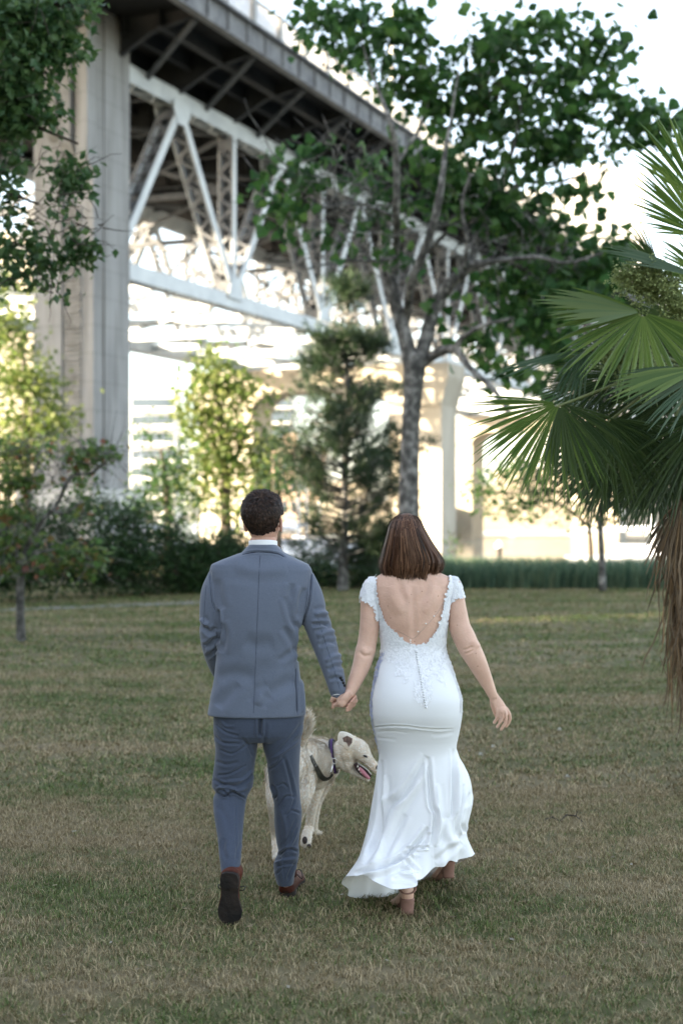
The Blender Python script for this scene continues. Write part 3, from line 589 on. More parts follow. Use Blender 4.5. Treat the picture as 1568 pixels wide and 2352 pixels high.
# --- mooring pile, sail boats
M_wd = mat('dark_pile', (.06, .055, .05), (.1, .09, .08), scale=6); M_wp = mat('white_paint', (.75, .76, .78), rough=.4)
pl = empty('mooring_pile', P(1145, 1290, 40), 'dark round mooring pile with white cone cap rising above the tall grass', 'mooring pile')
c = P(1145, 1290, 40); m = MB(); m.tube([(c.x, 40, -1.1), (c.x, 40, P(0, 1258, 40).z)], .085, 12); m.build('post', M_wd, pl)
m = MB(); m.tube([(c.x, 40, P(0, 1258, 40).z), (c.x, 40, P(0, 1250, 40).z), (c.x, 40, P(0, 1241, 40).z)], [.11, .11, .01], 12); m.build('cap', M_wp, pl)
M_blue = mat('blue_canvas', (.03, .12, .35), rough=.8)
def sailboat(x, Y, mastx, top, hl, label, cover=True):
    c = P(x, 1176, Y); root = empty('sailboat', (c.x, Y, -1.1), label, 'sailboat', 'sailboats moored along the water')
    RG = []
    for i in range(9):
        s = i/8; wd = 1.3*math.sin(math.pi*min(1, s*.9+.1))**.6*(1 if s < .95 else .4); xx = c.x-hl/2+hl*s; zz = -.05+.25*s*s
        RG.append([Vector((xx, Y+wd*q, zz-k)) for q, k in ((-1, 0), (-.9, .5), (0, .95), (.9, .5), (1, 0))])
    m = MB(); m.rings(RG); m.build('hull', M_wp, root)
    m = MB(); m.box((c.x-.3, Y, .2), (hl*.35, 1.3, .45)); m.build('cabin', M_wp, root)
    a = P(mastx[0], 1230, Y); b = P(mastx[1], top, Y)
    m = MB(); m.tube([(a.x, Y, -.1), (b.x, Y, b.z)], [.085, .06], 6); m.build('mast', M_wp, root)
    m = MB(); m.tube([(a.x, Y, 1.1), (a.x-hl*.4, Y, 1.0)], [.12, .1], 6); m.build('boom_cover', M_wp, root)
for a in ((335, 62, (334,322), 1003, 7, 'sailboat whose pale mast stands just right of the pier foot'), (390, 64, (392,380), 1035, 7, 'sailboat whose mast stands in front of the short green tree'), (690, 62, (687,685), 985, 8, 'sailboat with the tallest mast, right of the man head'), (712, 70, (704,703), 1030, 7, 'sailboat with a shorter mast directly right of the tallest mast'), (735, 78, (733,735), 1030, 7, 'sailboat with a mast left of the pine trunk'), (1500, 58, (1500,1500), 1180, 7, 'sailboat whose white hull shows left of the palm trunk, behind the tall grass')): sailboat(*a)

# shrub copies added out of view behind the camera to block low sky light
src = next(o for o in bpy.data.objects if o.name.startswith('shrub') and o.parent is None)
for i, (x, y, s, l) in enumerate(((-11, -7, 4.2, 'huge dark shrub added as light blocker behind the viewpoint, farthest to the left'), (-6, -9, 4.6, 'huge dark shrub added as light blocker behind the viewpoint, second from the left'), (-1, -10, 4.4, 'huge dark shrub added as light blocker straight behind the viewpoint'), (4, -9, 4.8, 'huge dark shrub added as light blocker behind the viewpoint, second from the right'), (9, -7, 4.3, 'huge dark shrub added as light blocker behind the viewpoint, farthest to the right'), (12.5, -2, 4.2, 'huge dark shrub added as light blocker beyond the palm, beside the viewpoint'))):
    c = copy_tree(src); c.location = (x, y, 0); c.scale = (s, s, s*.95); c.rotation_euler.z = i*1.1; c['label'] = l; c['group'] = 'tall shrubs added out of view to block light behind the camera'
# ---------------- modelling tools for figures and cloth ----------------
def bake(o, voxel=None, smooth=0, sub=0, keep=True):
    "apply voxel remesh and smoothing so that the figure is one continuous surface"
    if voxel: md = o.modifiers.new('r', 'REMESH'); md.mode = 'VOXEL'; md.voxel_size = voxel; md.use_smooth_shade = True
    if smooth: md = o.modifiers.new('s', 'SMOOTH'); md.factor = .5; md.iterations = smooth
    if sub: md = o.modifiers.new('d', 'SUBSURF'); md.levels = sub; md.render_levels = sub
    dg = bpy.context.evaluated_depsgraph_get(); dg.update(); me = bpy.data.meshes.new_from_object(o.evaluated_get(dg))
    mats = list(o.data.materials); o.modifiers.clear(); old = o.data; o.data = me; bpy.data.meshes.remove(old)
    me.materials.clear()
    for m in mats: me.materials.append(m)
    me.polygons.foreach_set('use_smooth', [True]*len(me.polygons)); return o
def get_co(me):
    a = np.empty(len(me.vertices)*3); me.vertices.foreach_get('co', a); return a.reshape(-1, 3)
def get_no(me):
    a = np.empty(len(me.vertices)*3); me.vertices.foreach_get('normal', a); return a.reshape(-1, 3)
def set_co(me, a): me.vertices.foreach_set('co', a.reshape(-1)); me.update()
def px(co): return 784+co[:, 0]/co[:, 1]*FPX, 1176-(co[:, 2]-CAMH)/co[:, 1]*FPX
def spline(pts, n=6):
    pts = [np.array(p, float) for p in pts]; out = []
    for i in range(len(pts)-1):
        a, b, c, d = pts[max(i-1, 0)], pts[i], pts[i+1], pts[min(i+2, len(pts)-1)]
        for s in range(n):
            t = s/n; out.append(.5*((2*b)+(c-a)*t+(2*a-5*b+4*c-d)*t*t+(3*b-a-3*c+d)*t**3))
    out.append(pts[-1]); return out
def sculpt(o, strokes, back=True, gain=1.0):
    "press folds into the side facing -Y: stroke = (points, half width, depth in m, + outwards)"
    me = o.data; co = get_co(me); no = get_no(me); X, Yp = px(co); face = no[:, 1] < .35 if back else np.ones(len(co), bool)
    D = np.zeros(len(co))
    for pts, wd, dep in strokes:
        pl_ = spline(pts); best = np.full(len(co), 1e9); bt = np.zeros(len(co)); L = len(pl_)-1
        for i in range(L):
            a, b = pl_[i], pl_[i+1]; dx, dy = b[0]-a[0], b[1]-a[1]; l2 = dx*dx+dy*dy+1e-9
            t = np.clip(((X-a[0])*dx+(Yp-a[1])*dy)/l2, 0, 1); d = np.hypot(X-a[0]-t*dx, Yp-a[1]-t*dy)
            k = d < best; best[k] = d[k]; bt[k] = (i+t[k])/L
        fade = np.clip(np.minimum(bt, 1-bt)*5, 0, 1)**.7
        q = best/wd
        D += gain*dep*fade*(np.exp(-q*q)-.38*np.exp(-((q-1.9)/.9)**2))
    D[~face] = 0
    set_co(me, co+no*D[:, None]); return o
def project(o, pts, lift=.001, n=6):
    "points of a drawn line laid on the surface of o"
    bm = bmesh.new(); bm.from_mesh(o.data); t = BVHTree.FromBMesh(bm); bm.free(); out = []
    C0 = Vector((0, 0, CAMH))
    for p in (spline(pts, n) if n else pts):
        d = (P(p[0], p[1], 5)-C0).normalized(); h = t.ray_cast(C0, d)
        if h[0] is not None: out.append((h[0]+h[1]*lift if h[1].dot(d) < 0 else h[0]-d*lift, h[1]))
    return out
def ring(xl, xr, y, Y, hd, n=64, e=2.3, tilt=0, lean=0):
    "horizontal super-elliptic section spanning xl..xr in the picture at row y, depth centre Y, half depth hd"
    a, b = P(xl, y, Y), P(xr, y, Y); c = (a+b)/2; hw = (b.x-a.x)/2; out = []
    for k in range(n):
        t = 2*math.pi*k/n; cx, sy = math.cos(t), math.sin(t)
        out.append(Vector((c.x+hw*math.copysign(abs(cx)**(2/e), cx), c.y+hd*math.copysign(abs(sy)**(2/e), sy), c.z+tilt*cx*hw+lean*sy*hd)))
    return out
def rows(tab, step=10, n=64, e=2.3):
    "table of (y, xl, xr, Y, hd) resampled smoothly into rings"
    tab = [np.array(r, float) for r in tab]; out = []
    for i in range(len(tab)-1):
        a, b, c, d = tab[max(i-1, 0)], tab[i], tab[i+1], tab[min(i+2, len(tab)-1)]; m_ = max(1, int(abs(c[0]-b[0])/step))
        for s in range(m_):
            t = s/m_; v = .5*((2*b)+(c-a)*t+(2*a-5*b+4*c-d)*t*t+(3*b-a-3*c+d)*t**3); v[0] = b[0]+(c[0]-b[0])*t; out.append(v)
    out.append(tab[-1])
    return [ring(v[1], v[2], v[0], v[3], v[4], n, e) for v in out]
def limb(m, pts, n=20, asp=1.0, sm=5):
    "tapering limb: pts = (x, y, Y, half width px)"
    q = spline([(p[0], p[1], p[2], p[3]) for p in pts], sm)
    m.tube([P(a[0], a[1], a[2]) for a in q], [(a[3]*a[2]/FPX*(asp), a[3]*a[2]/FPX) for a in q], n)
    for a in (q[0], q[-1]): m.ball(P(a[0], a[1], a[2]), a[3]*a[2]/FPX*.96, 14, 9)
def oball(m, c, ax, r, n=18, k=12):
    c = Vector(c); RG = []
    for i in range(1, k):
        a = math.pi*i/k; RG.append([c+ax[0]*(r[0]*math.sin(a)*math.cos(2*math.pi*j/n))+ax[1]*(r[1]*math.sin(a)*math.sin(2*math.pi*j/n))+ax[2]*(r[2]*math.cos(a)) for j in range(n)])
    m.rings(RG)
def head(m, c, yaw, s=1.0, pitch=0, parent=None):
    "skull, jaw, nose, brow, lips and ears; c = middle of the head, yaw 0 looks along +Y (away)"
    f = Vector((math.sin(yaw)*math.cos(pitch), math.cos(yaw)*math.cos(pitch), math.sin(pitch))); r = Vector((math.cos(yaw), -math.sin(yaw), 0)); u = r.cross(f); A = (r, f, u); c = Vector(c)
    def q(x, y, z): return c+r*(x*s)+f*(y*s)+u*(z*s)
    oball(m, q(0, -.012, .035), A, (.075*s, .095*s, .083*s)); oball(m, q(0, .005, -.02), A, (.066*s, .082*s, .08*s)); oball(m, q(0, .04, -.065), A, (.05*s, .052*s, .045*s)); oball(m, q(0, .078, -.09), A, (.022*s, .018*s, .02*s))
    oball(m, q(0, .075, .02), A, (.05*s, .018*s, .012*s)); m.tube([q(0, .085, .012), q(0, .104, -.028), q(0, .098, -.038)], [.008*s, .013*s, .009*s], 10)
    for k in (-1, 1): oball(m, q(.011*k, .097, -.035), A, (.008*s, .009*s, .007*s)); oball(m, q(.036*k, .07, -.03), A, (.02*s, .016*s, .018*s))
    oball(m, q(0, .092, -.058), A, (.022*s, .007*s, .005*s)); oball(m, q(0, .09, -.068), A, (.019*s, .007*s, .006*s))
    for k in (-1, 1):
        e = (f*.35+r*(k*.94)).normalized(); e2 = e.cross(u)
        oball(m, q(.080*k, .0, -.014), (e2, e, u), (.017*s, .007*s, .031*s)); oball(m, q(.079*k, .004, -.034), (e2, e, u), (.010*s, .006*s, .013*s))
    return q, A
def eyes(q, A, s, parent):
    for k in (-1, 1):
        m = MB(); oball(m, q(.031*k, .075, .0), A, (.0125*s, .0125*s, .0115*s), 12, 8); o = m.build('eye', M_eye, parent, True)
def skin_mat(name, c1, c2):
    m = mat(name, c1, c2, scale=11, rough=.5, spec=.3, bump=.15, bscale=120, sss=.12, detail=8, lo=.28, hi=.72)
    t = m.node_tree; b = t.nodes['Principled BSDF']; src = b.inputs['Base Color'].links[0].from_socket
    v = t.nodes.new('ShaderNodeTexVoronoi'); v.inputs['Scale'].default_value = 26; g = t.nodes.new('ShaderNodeNewGeometry'); t.links.new(g.outputs['Position'], v.inputs['Vector'])
    cr = t.nodes.new('ShaderNodeValToRGB'); e = cr.color_ramp.elements; e[0].color = (.45, .33, .28, 1); e[0].position = .05; e[1].color = (1, 1, 1, 1); e[1].position = .085; t.links.new(v.outputs['Distance'], cr.inputs[0])
    mx = t.nodes.new('ShaderNodeMix'); mx.data_type = 'RGBA'; mx.blend_type = 'MULTIPLY'; mx.inputs[0].default_value = .8; t.links.new(src, mx.inputs[6]); t.links.new(cr.outputs[0], mx.inputs[7]); t.links.new(mx.outputs[2], b.inputs['Base Color']); return m
M_skin_m = skin_mat('skin', (.46, .26, .19), (.57, .34, .25)); M_skin_w = skin_mat('fair_skin', (.56, .35, .26), (.70, .46, .355)); M_eye = mat('eye_white', (.7, .68, .65), rough=.15)
def cloth(name, c1, c2, weave=900, bump=.25, rough=.8, big=3, sheen=.2):
    m = mat(name, c1, c2, scale=weave, rough=rough, bump=bump, bscale=big, detail=3, lo=.25, hi=.75, spec=.2)
    m.node_tree.nodes['Principled BSDF'].inputs['Sheen Weight'].default_value = sheen
    return m
M_suit = cloth('blue_grey_suit_wool', (.080, .096, .133), (.150, .172, .222), weave=420, bump=.10, big=14)
M_trou = cloth('blue_grey_trouser_wool', (.028, .037, .060), (.070, .086, .122), weave=420, bump=.15, big=12)
M_white = cloth('white_cotton', (.75, .76, .78), (.8, .8, .8), bump=.03)
M_seam = mat('seam_thread', (.03, .036, .055), rough=.9); M_black = mat('black_plastic', (.012, .012, .014), rough=.3)
M_leather = mat('brown_leather', (.055, .016, .010), (.10, .03, .018), scale=9, rough=.6, spec=.15, bump=.2, bscale=60); M_sole = mat('worn_sole', (.007, .006, .006), (.028, .020, .016), scale=8, rough=.7, bump=.3, bscale=40, detail=6)
def hairmat(name, cols, rough=.5):
    m = leafmat(name, cols, trans=.05, rough=rough, spec=.22); return m
M_hair_m = hairmat('dark_brown_hair', [(.006, .004, .003), (.018, .011, .008), (.060, .034, .022), (.028, .015, .010), (.010, .006, .004)])
M_hair_w = hairmat('auburn_hair', [(.010, .005, .003), (.05, .021, .010), (.11, .052, .028), (.20, .105, .06), (.03, .013, .007)])
def ribbons(m, paths, wd):
    for pts, nr in paths:
        V = []; n = len(pts)
        for i, p in enumerate(pts):
            t = (pts[min(i+1, n-1)]-pts[max(i-1, 0)]); s = t.cross(nr[i] if isinstance(nr, list) else nr)
            if s.length < 1e-9: s = Vector((1, 0, 0))
            s.normalize(); ww = wd*(.5 if i < n-1 else .12); V += [p-s*ww, p+s*ww]
        m.add(V, [(2*i, 2*i+1, 2*i+3, 2*i+2) for i in range(n-1)])

# ---------------- the man ----------------
YM = 6.3
man = empty('person', P(600, gy(6.4), 6.4), 'man seen from behind in blue grey suit and brown shoes, holding hands with the woman', 'person')
# body
m = MB()
qh, Ah = head(m, P(605, 1198, YM), R(14), 1.02)
m.rings(rows([(1236,574,634,YM-.005,.056), (1262,573,635,YM,.058), (1280,550,655,YM,.075), (1300,505,692,YM,.09), (1340,500,700,YM,.105), (1430,508,680,YM,.10), (1520,512,674,YM,.10), (1600,502,684,YM,.11), (1640,505,684,YM,.10)], n=40))
limb(m, [(690,1330,YM,22), (712,1395,YM,22), (737,1452,YM-.01,19), (758,1515,YM-.04,16), (774,1570,YM-.07,13), (778,1600,YM-.08,12)])
limb(m, [(512,1330,YM,22), (492,1395,YM,22), (486,1460,YM+.02,19), (505,1530,YM+.16,15), (535,1570,YM+.22,13)])
limb(m, [(550,1670,YM,30), (538,1790,YM+.01,24), (530,1863,YM-.05,20), (528,1930,YM-.145,17), (530,1985,YM-.21,13)])
limb(m, [(640,1670,YM,30), (653,1800,YM+.045,24), (661,1900,YM+.075,19), (657,1975,YM+.105,16), (656,2025,YM+.13,14)])
# his right hand: palm behind hers, fingers wrapping round from below at the right, thumb at the left
hand_y = YM-.075
limb(m, [(776,1596,hand_y+.02,11), (788,1610,hand_y+.03,13)], asp=.6)
for i, (a, b, c) in enumerate((((806,1598), (816,1601), (806,1612)), ((808,1604), (818,1610), (800,1619)), ((804,1612), (813,1619), (797,1626)), ((798,1618), (805,1627), (796,1632)))):
    limb(m, [(788+i*2,1606+i*2,hand_y+.035,4.2), (a[0],a[1],hand_y+.03,4.4), (b[0],b[1],hand_y-.0,4.3), (c[0],c[1],hand_y-.035,3.8)], n=10)
limb(m, [(780,1600,hand_y+.03,5.5), (769,1608,hand_y+.015,5.2), (766,1617,hand_y+.0,5), (764,1625,hand_y-.005,4.2)], n=10)
for i in range(5): limb(m, [(540,1572,YM+.22,6), (552+i*3,1585+i*4,YM+.21+i*.012,4.5), (556+i*3,1605+i*3,YM+.2+i*.012,4)], n=8)
body = m.build('body', M_skin_m, man); bake(body, .0035, 5); eyes(qh, Ah, 1.02, man)
# shirt collar, jacket, trousers
m = MB(); m.rings([ring(571,637,y,YM-.002,.067+dh, 40, 2.1, lean=-.12) for y, dh in ((1243,0), (1250,.002), (1260,.004), (1275,.006))]); o = m.build('shirt_collar', M_white, man, True)
m = MB()
m.rings(rows([(1250,573,634,YM-.004,.074), (1257,566,642,YM,.078), (1268,556,652,YM,.084), (1277,532,668,YM,.094), (1286,508,687,YM,.102), (1296,486,708,YM,.108), (1308,482,716,YM,.114), (1340,488,714,YM-.005,.125), (1400,492,704,YM-.01,.132), (1450,498,690,YM-.01,.13), (1500,498,685,YM-.005,.124), (1550,493,689,YM,.122), (1600,485,699,YM,.128), (1634,478,702.5,YM,.132), (1641,477,702,YM,.131)], n=90, e=2.55))
limb(m, [(502,1318,YM,21.5), (490,1360,YM-.005,28), (486,1410,YM-.005,27.5), (484,1455,YM+.005,25), (488,1490,YM+.05,23), (500,1530,YM+.12,20), (516,1558,YM+.17,18)], asp=1.15, n=30)
limb(m, [(698,1322,YM,22), (710,1365,YM-.005,30), (722,1412,YM-.01,30.5), (737,1455,YM-.02,30), (755,1510,YM-.045,26), (768,1552,YM-.065,23), (774,1580,YM-.075,20), (775,1589,YM-.078,19)], asp=1.1, n=30)
jk = m.build('jacket', M_suit, man); bake(jk, .0042, 4)
sculpt(jk, [
 ([(484,1312),(484,1340),(487,1380),(497,1402)], 2.2, -.0022), ([(715,1318),(714,1340),(709,1385),(700,1418),(692,1440)], 2.2, -.0045),
 ([(555,1273),(580,1268),(610,1268),(640,1272),(655,1281)], 2.0, -.004),
 ([(500,1400),(503,1440),(500,1480)], 4, -.010), ([(690,1440),(688,1480),(686,1520)], 4, -.008),
 ([(470,1440),(482,1452),(497,1440)], 5, -.006), ([(468,1485),(482,1478),(498,1462)], 5, -.007), ([(474,1510),(486,1500),(498,1490)], 4, -.005), ([(462,1420),(470,1432),(480,1434)], 5, .005),
 ([(752,1412),(738,1408),(722,1412)], 6, .006), ([(755,1436),(738,1432),(716,1436)], 4, -.007), ([(768,1452),(750,1452),(728,1462)], 6, .005), ([(772,1476),(752,1474),(732,1484)], 5, -.005), ([(784,1506),(765,1508),(748,1520)], 5, .004), ([(790,1530),(770,1530),(752,1540)], 5, -.005), ([(786,1560),(770,1556),(756,1562)], 4, -.004),
 ([(700,1350),(690,1385),(688,1420)], 7, -.005), ([(672,1340),(668,1380),(680,1425)], 7, -.004), ([(655,1370),(668,1420),(684,1445)], 6, -.005), ([(650,1440),(668,1470),(684,1500)], 7, -.004), ([(505,1430),(515,1460),(508,1500)], 8, -.004), ([(640,1520),(665,1500),(684,1490)], 7, -.003),
 ([(500,1330),(504,1370),(512,1400)], 9, -.003), ([(540,1300),(600,1312),(660,1304)], 14, .003), ([(560,1470),(590,1480),(630,1476)], 16, -.003), ([(500,1560),(540,1548),(585,1556)], 14, -.003), ([(600,1600),(640,1580),(680,1560)], 14, -.004), ([(500,1625),(520,1600),(548,1570)], 12, -.004), ([(590,1620),(602,1596),(620,1586)], 10, .004),
 ([(679,1534),(681,1590),(683,1640)], 2.2, -.005), ([(690,1560),(694,1600),(696,1638)], 5, .005)], gain=2.3)
# seams: centre back, collar, armholes, sleeves, side vent
m = MB()
for pts, r in (([(598,1276),(596,1300),(592,1400),(588,1500),(584,1600),(582,1638)], .0009), ([(557,1274),(580,1269),(606,1268),(636,1271),(652,1279)], .0014), ([(480,1300),(483,1345),(487,1385),(494,1400)], .0009), ([(717,1310),(714,1345),(707,1385),(697,1420)], .001), ([(474,1345),(470,1395),(468,1440)], .0008), ([(730,1420),(742,1460),(758,1510),(772,1555),(780,1582)], .0009), ([(679,1536),(681,1590),(683,1642)], .0011)):
    q = project(jk, pts, .0004)
    if len(q) > 2: m.tube([a[0] for a in q], r, 5)
m.build('seam', M_seam, jk)
m = MB(); m.add([P(x, y, Y) for x, y, Y in ((681,1560,YM-.128), (683,1646,YM-.138), (700,1641,YM-.112), (697,1570,YM-.10), (683,1646,YM-.134), (700,1641,YM-.108))], [(0,1,2,3)]) if 0 else None
for i in range(4):
    q = project(jk, [(782+i*2.6,1556+i*6.2)], .002, 0)
    if q: m = MB(); oball(m, q[0][0], (Vector((1,0,0)), Vector((0,1,0)), UP), (.0075, .004, .0065), 12, 6); m.build('cuff_button', M_black, jk, True)
m = MB(); m.tube([P(774,1588,YM-.078), P(775,1596,YM-.08)], [(.032, .029)]*2, 24); m.build('shirt_cuff', M_white, man, True)
m = MB()
m.rings(rows([(1600,500,690,YM,.112), (1640,491,699,YM,.118), (1660,491,697,YM,.122), (1685,491,695,YM,.115), (1700,500,688,YM,.09)], n=70, e=2.4))
def leg(m, tab): m.rings(rows(tab, 8, 44, 2.1))
leg(m, [(1640,492,600,YM,.10), (1671,490.6,597,YM-.002,.105), (1700,493,593,YM,.103), (1719,495,591,YM+.002,.10), (1750,493,586,YM+.006,.095), (1780,489,583,YM+.01,.09), (1806,487,581,YM+.01,.088), (1819,496,573,YM+.002,.078), (1832,490,567,YM-.01,.076), (1863,491,562,YM-.05,.074), (1899,496,559,YM-.10,.07), (1935,502,556,YM-.15,.066), (1965,504.5,554,YM-.19,.062), (1983,506,553,YM-.21,.060), (2003,508,551,YM-.23,.058)])
leg(m, [(1640,590,699,YM,.10), (1660,594,696,YM,.104), (1695,600,692,YM+.01,.104), (1720,605,690,YM+.015,.10), (1743,612,688.6,YM+.02,.096), (1767,615,687.5,YM+.03,.092), (1803,619,687.5,YM+.045,.084), (1839,628,690,YM+.055,.076), (1863,629.5,693,YM+.06,.076), (1899,630.5,691,YM+.075,.074), (1935,635,686,YM+.09,.066), (1959,639,687,YM+.10,.066), (1975,630,685,YM+.105,.068), (1985,628,682,YM+.11,.068), (2007,630,677,YM+.12,.066), (2029,636,674,YM+.13,.064)])
tr = m.build('trousers', M_trou, man); bake(tr, .0042, 3)
sculpt(tr, [
 ([(497,1664),(518,1682),(548,1690)], 2.6, -.0055), ([(494,1690),(512,1706),(552,1708)], 3, -.005), ([(505,1722),(535,1731),(572,1706)], 2.4, -.0045), ([(497,1748),(520,1756),(548,1750)], 3.4, -.004), ([(500,1780),(525,1778),(566,1758)], 2.6, -.005), ([(505,1655),(520,1668),(538,1668)], 3, .004), ([(556,1694),(572,1718),(582,1740)], 3, -.004),
 ([(490,1790),(520,1805),(555,1801),(582,1776)], 3.4, -.009), ([(496,1812),(522,1806),(545,1816),(570,1808)], 3, .008), ([(500,1821),(515,1829),(534,1820),(562,1832)], 2.2, -.011), ([(534,1812),(546,1824),(566,1836)], 2, -.007), ([(505,1812),(520,1822),(528,1834)], 2, -.006), ([(520,1795),(560,1790),(580,1768)], 3, .005), ([(541,1840),(542,1900),(543,1960)], 1.8, -.003), ([(515,1925),(512,1950),(520,1975)], 5, -.005), ([(552,1935),(545,1955),(543,1975)], 3, -.004), ([(500,1850),(520,1880),(530,1920)], 6, -.003),
 ([(612,1660),(608,1690),(606,1710)], 4, -.004), ([(692,1662),(668,1695),(630,1735)], 4, -.004), ([(688,1700),(655,1725),(622,1745)], 3, .004), ([(617,1768),(636,1757),(652,1738)], 3, -.006), ([(652,1738),(666,1788),(676,1834)], 3.4, -.006), ([(624,1800),(634,1824),(629,1836)], 3, -.007), ([(636,1806),(650,1800),(662,1810)], 2.4, -.004), ([(640,1852),(655,1830),(676,1830)], 2.4, -.006), ([(656,1874),(670,1862),(690,1869)], 2.4, -.006), ([(676,1835),(672,1850),(666,1862)], 2.4, -.005), ([(645,1860),(655,1900),(658,1950)], 4, .003), ([(686,1900),(668,1940),(645,1956)], 3, .005), ([(680,1880),(660,1925),(646,1945)], 3, -.004),
 ([(640,1966),(660,1950),(684,1956)], 2.8, -.010), ([(630,1984),(650,1976),(682,1972)], 3, .007), ([(634,1992),(655,1986),(678,1984)], 2.2, -.007), ([(650,1965),(646,1990),(650,2024)], 2, .004), ([(660,2022),(668,2000),(680,1982)], 3, -.006), ([(634,2008),(644,2000),(650,1990)], 2.4, -.004),
 ([(598,1645),(597,1670),(597,1692)], 4, -.016)], gain=1.25)
# shoes
def shoe(name, toe, heel, upv, W, parent):
    "laced shoe: toe and heel points of the sole, upv = away from the ground side of the sole"
    z = (toe-heel); L = z.length; z.normalize(); upv = (upv-z*upv.dot(z)).normalized(); x = z.cross(upv); c = lambda s, a, h: heel+z*(L*s)+x*a+upv*h
    prof = [(0,.30,.03), (.03,.62,.05), (.12,.74,.06), (.28,.70,.055), (.45,.66,.055), (.6,.82,.05), (.72,.98,.045), (.84,.90,.04), (.94,.62,.03), (1,.28,.018)]
    def lay(h0, h1, s0=0, s1=1, f=1.0):
        pr = [(s, w_) for s, w_, _ in prof if s0 <= s <= s1]
        R0 = [c(s, W/2*w_*f, h0) for s, w_ in pr]+[c(s, -W/2*w_*f*.92, h0) for s, w_ in reversed(pr)]; R1 = [p+upv*(h1-h0) for p in R0]; mm.rings([R0, R1])
    root = None
    m_ = MB()
    secs = [(0,.55,.045), (.04,.70,.068), (.14,.76,.082), (.26,.74,.086), (.38,.70,.078), (.5,.74,.062), (.62,.86,.052), (.74,.96,.045), (.86,.86,.038), (.95,.6,.03), (1,.35,.022)]
    RG = [[c(s, W/2*w_*.97*math.cos(a)*(1.0 if math.sin(a) < .3 else 1-.35*(math.sin(a)-.3)), .014+max(0, math.sin(a))*h+min(0, math.sin(a))*.01) for a in [2*math.pi*k/20 for k in range(20)]] for s, w_, h in secs]
    m_.rings(RG); m_.tube([c(.2, 0, .07), c(.17, 0, .125)], [(.037, .042), (.036, .038)], 16)
    sh = m_.build(name, M_leather, parent, True)
    mm = MB(); lay(.004, .016); mm.mi = 0; so = mm.build('sole', M_sole, sh)
    mm = MB(); lay(-.012, .0035, 0, .28, .98); mm.build('heel', M_sole, sh)
    m_ = MB(); pl1 = [c(.42, .012, .075), c(.40, .045, .085), c(.36, .058, .06), c(.40, .05, .045), c(.44, .02, .07)]; m_.tube([Vector(v) for v in spline(pl1)], .0022, 6)
    pl2 = [c(.42, -.012, .075), c(.40, -.045, .085), c(.36, -.058, .06), c(.40, -.05, .045), c(.44, -.02, .07)]; m_.tube([Vector(v) for v in spline(pl2)], .0022, 6); m_.build('shoelace', M_black, sh)
    return sh
shoe('shoe', P(526,2127,6.00), P(527,2003,5.965), Vector((.12, 1, .05)), .112, man)
hp = P(656, 2062, 6.43); hp.z = .022; shoe('shoe', hp+Vector((.045, .275, 0)), hp, UP, .102, man)
# sock/ankle over the lifted shoe
m = MB(); m.tube([P(533,1980,6.09), P(531,2006,6.05), P(528,2024,6.03)], [(.024,.026), (.030,.032), (.035,.03)], 18); m.build('sock', M_leather, man, True)
# hair
def cap_points(q, A, s, n, seed, test, k=1.0):
    g = random.Random(seed); out = []
    while len(out) < n:
        v = Vector((g.gauss(0,1), g.gauss(0,1), g.gauss(0,1))).normalized()
        if not test(v): continue
        out.append(v)
    return out
def cap_pos(q, v, k=0): # local unit vector -> point on the hair cap
    lo = max(0, -v.z); k = k+.004*noise.noise(v*3.1)+.0025*noise.noise(v*8); return q(v.x*(.083+k-.014*lo), v.y*(.1025+k)-.012, v.z*(.094+k)+.028)
mtest = lambda v: (v.y < .45-.3*max(0, -v.z) or v.z > .55) and v.z > -.80 and not (v.z < -.05 and v.y > -.15) and v.z > -.88+.25*max(0, v.y)
m = MB()
gV = []; gg = 36; kk = 24
bm = bmesh.new(); bmesh.ops.create_icosphere(bm, subdivisions=5, radius=1)
bmesh.ops.delete(bm, geom=[v for v in bm.verts if not mtest(v.co)], context='VERTS')
for v in bm.verts: v.co = cap_pos(qh, v.co.copy(), -.0015+.003*noise.noise(v.co*7))
me = bpy.data.meshes.new('hair'); bm.to_mesh(me); bm.free(); hair = link('hair', me, M_hair_m, man, True)
g = random.Random(3); paths = []; wh = Vector((.12, -.62, .76)).normalized()
for v in cap_points(qh, Ah, 1, 15000, 4, mtest):
    a = (v-wh); a -= v*a.dot(v)
    if a.length < .02: continue
    a.normalize(); sw = v.cross(a); top = max(0, v.z)
    d = (a*(1.0)+sw*(.55+.5*noise.noise(v*4))+Vector((-.25*top, 0, -.7*(1-top)))+Vector((noise.noise(v*5+Vector((3,0,0))), noise.noise(v*5+Vector((0,7,0))), noise.noise(v*5+Vector((0,0,9))))) *.45).normalized()
    L = g.uniform(.018, .034) if v.z > -.35 else g.uniform(.008, .016)
    pts = []; p = v.copy(); lift = 0
    for k in range(5):
        pts.append(cap_pos(qh, p, lift)); p = (p+d*(L/.09/4)).normalized(); lift += (.0014+.0030*top)*g.uniform(.2, 1.9)*(1 if k < 3 else .2)
    if mtest(p) or v.z < -.6: paths.append((pts, (pts[0]-qh(0, 0, .02)).normalized()))
m = MB(); ribbons(m, paths[::3], .0070); ribbons(m, paths[1::3]+paths[2::3], .0020); m.build('hair_strands', M_hair_m, hair)

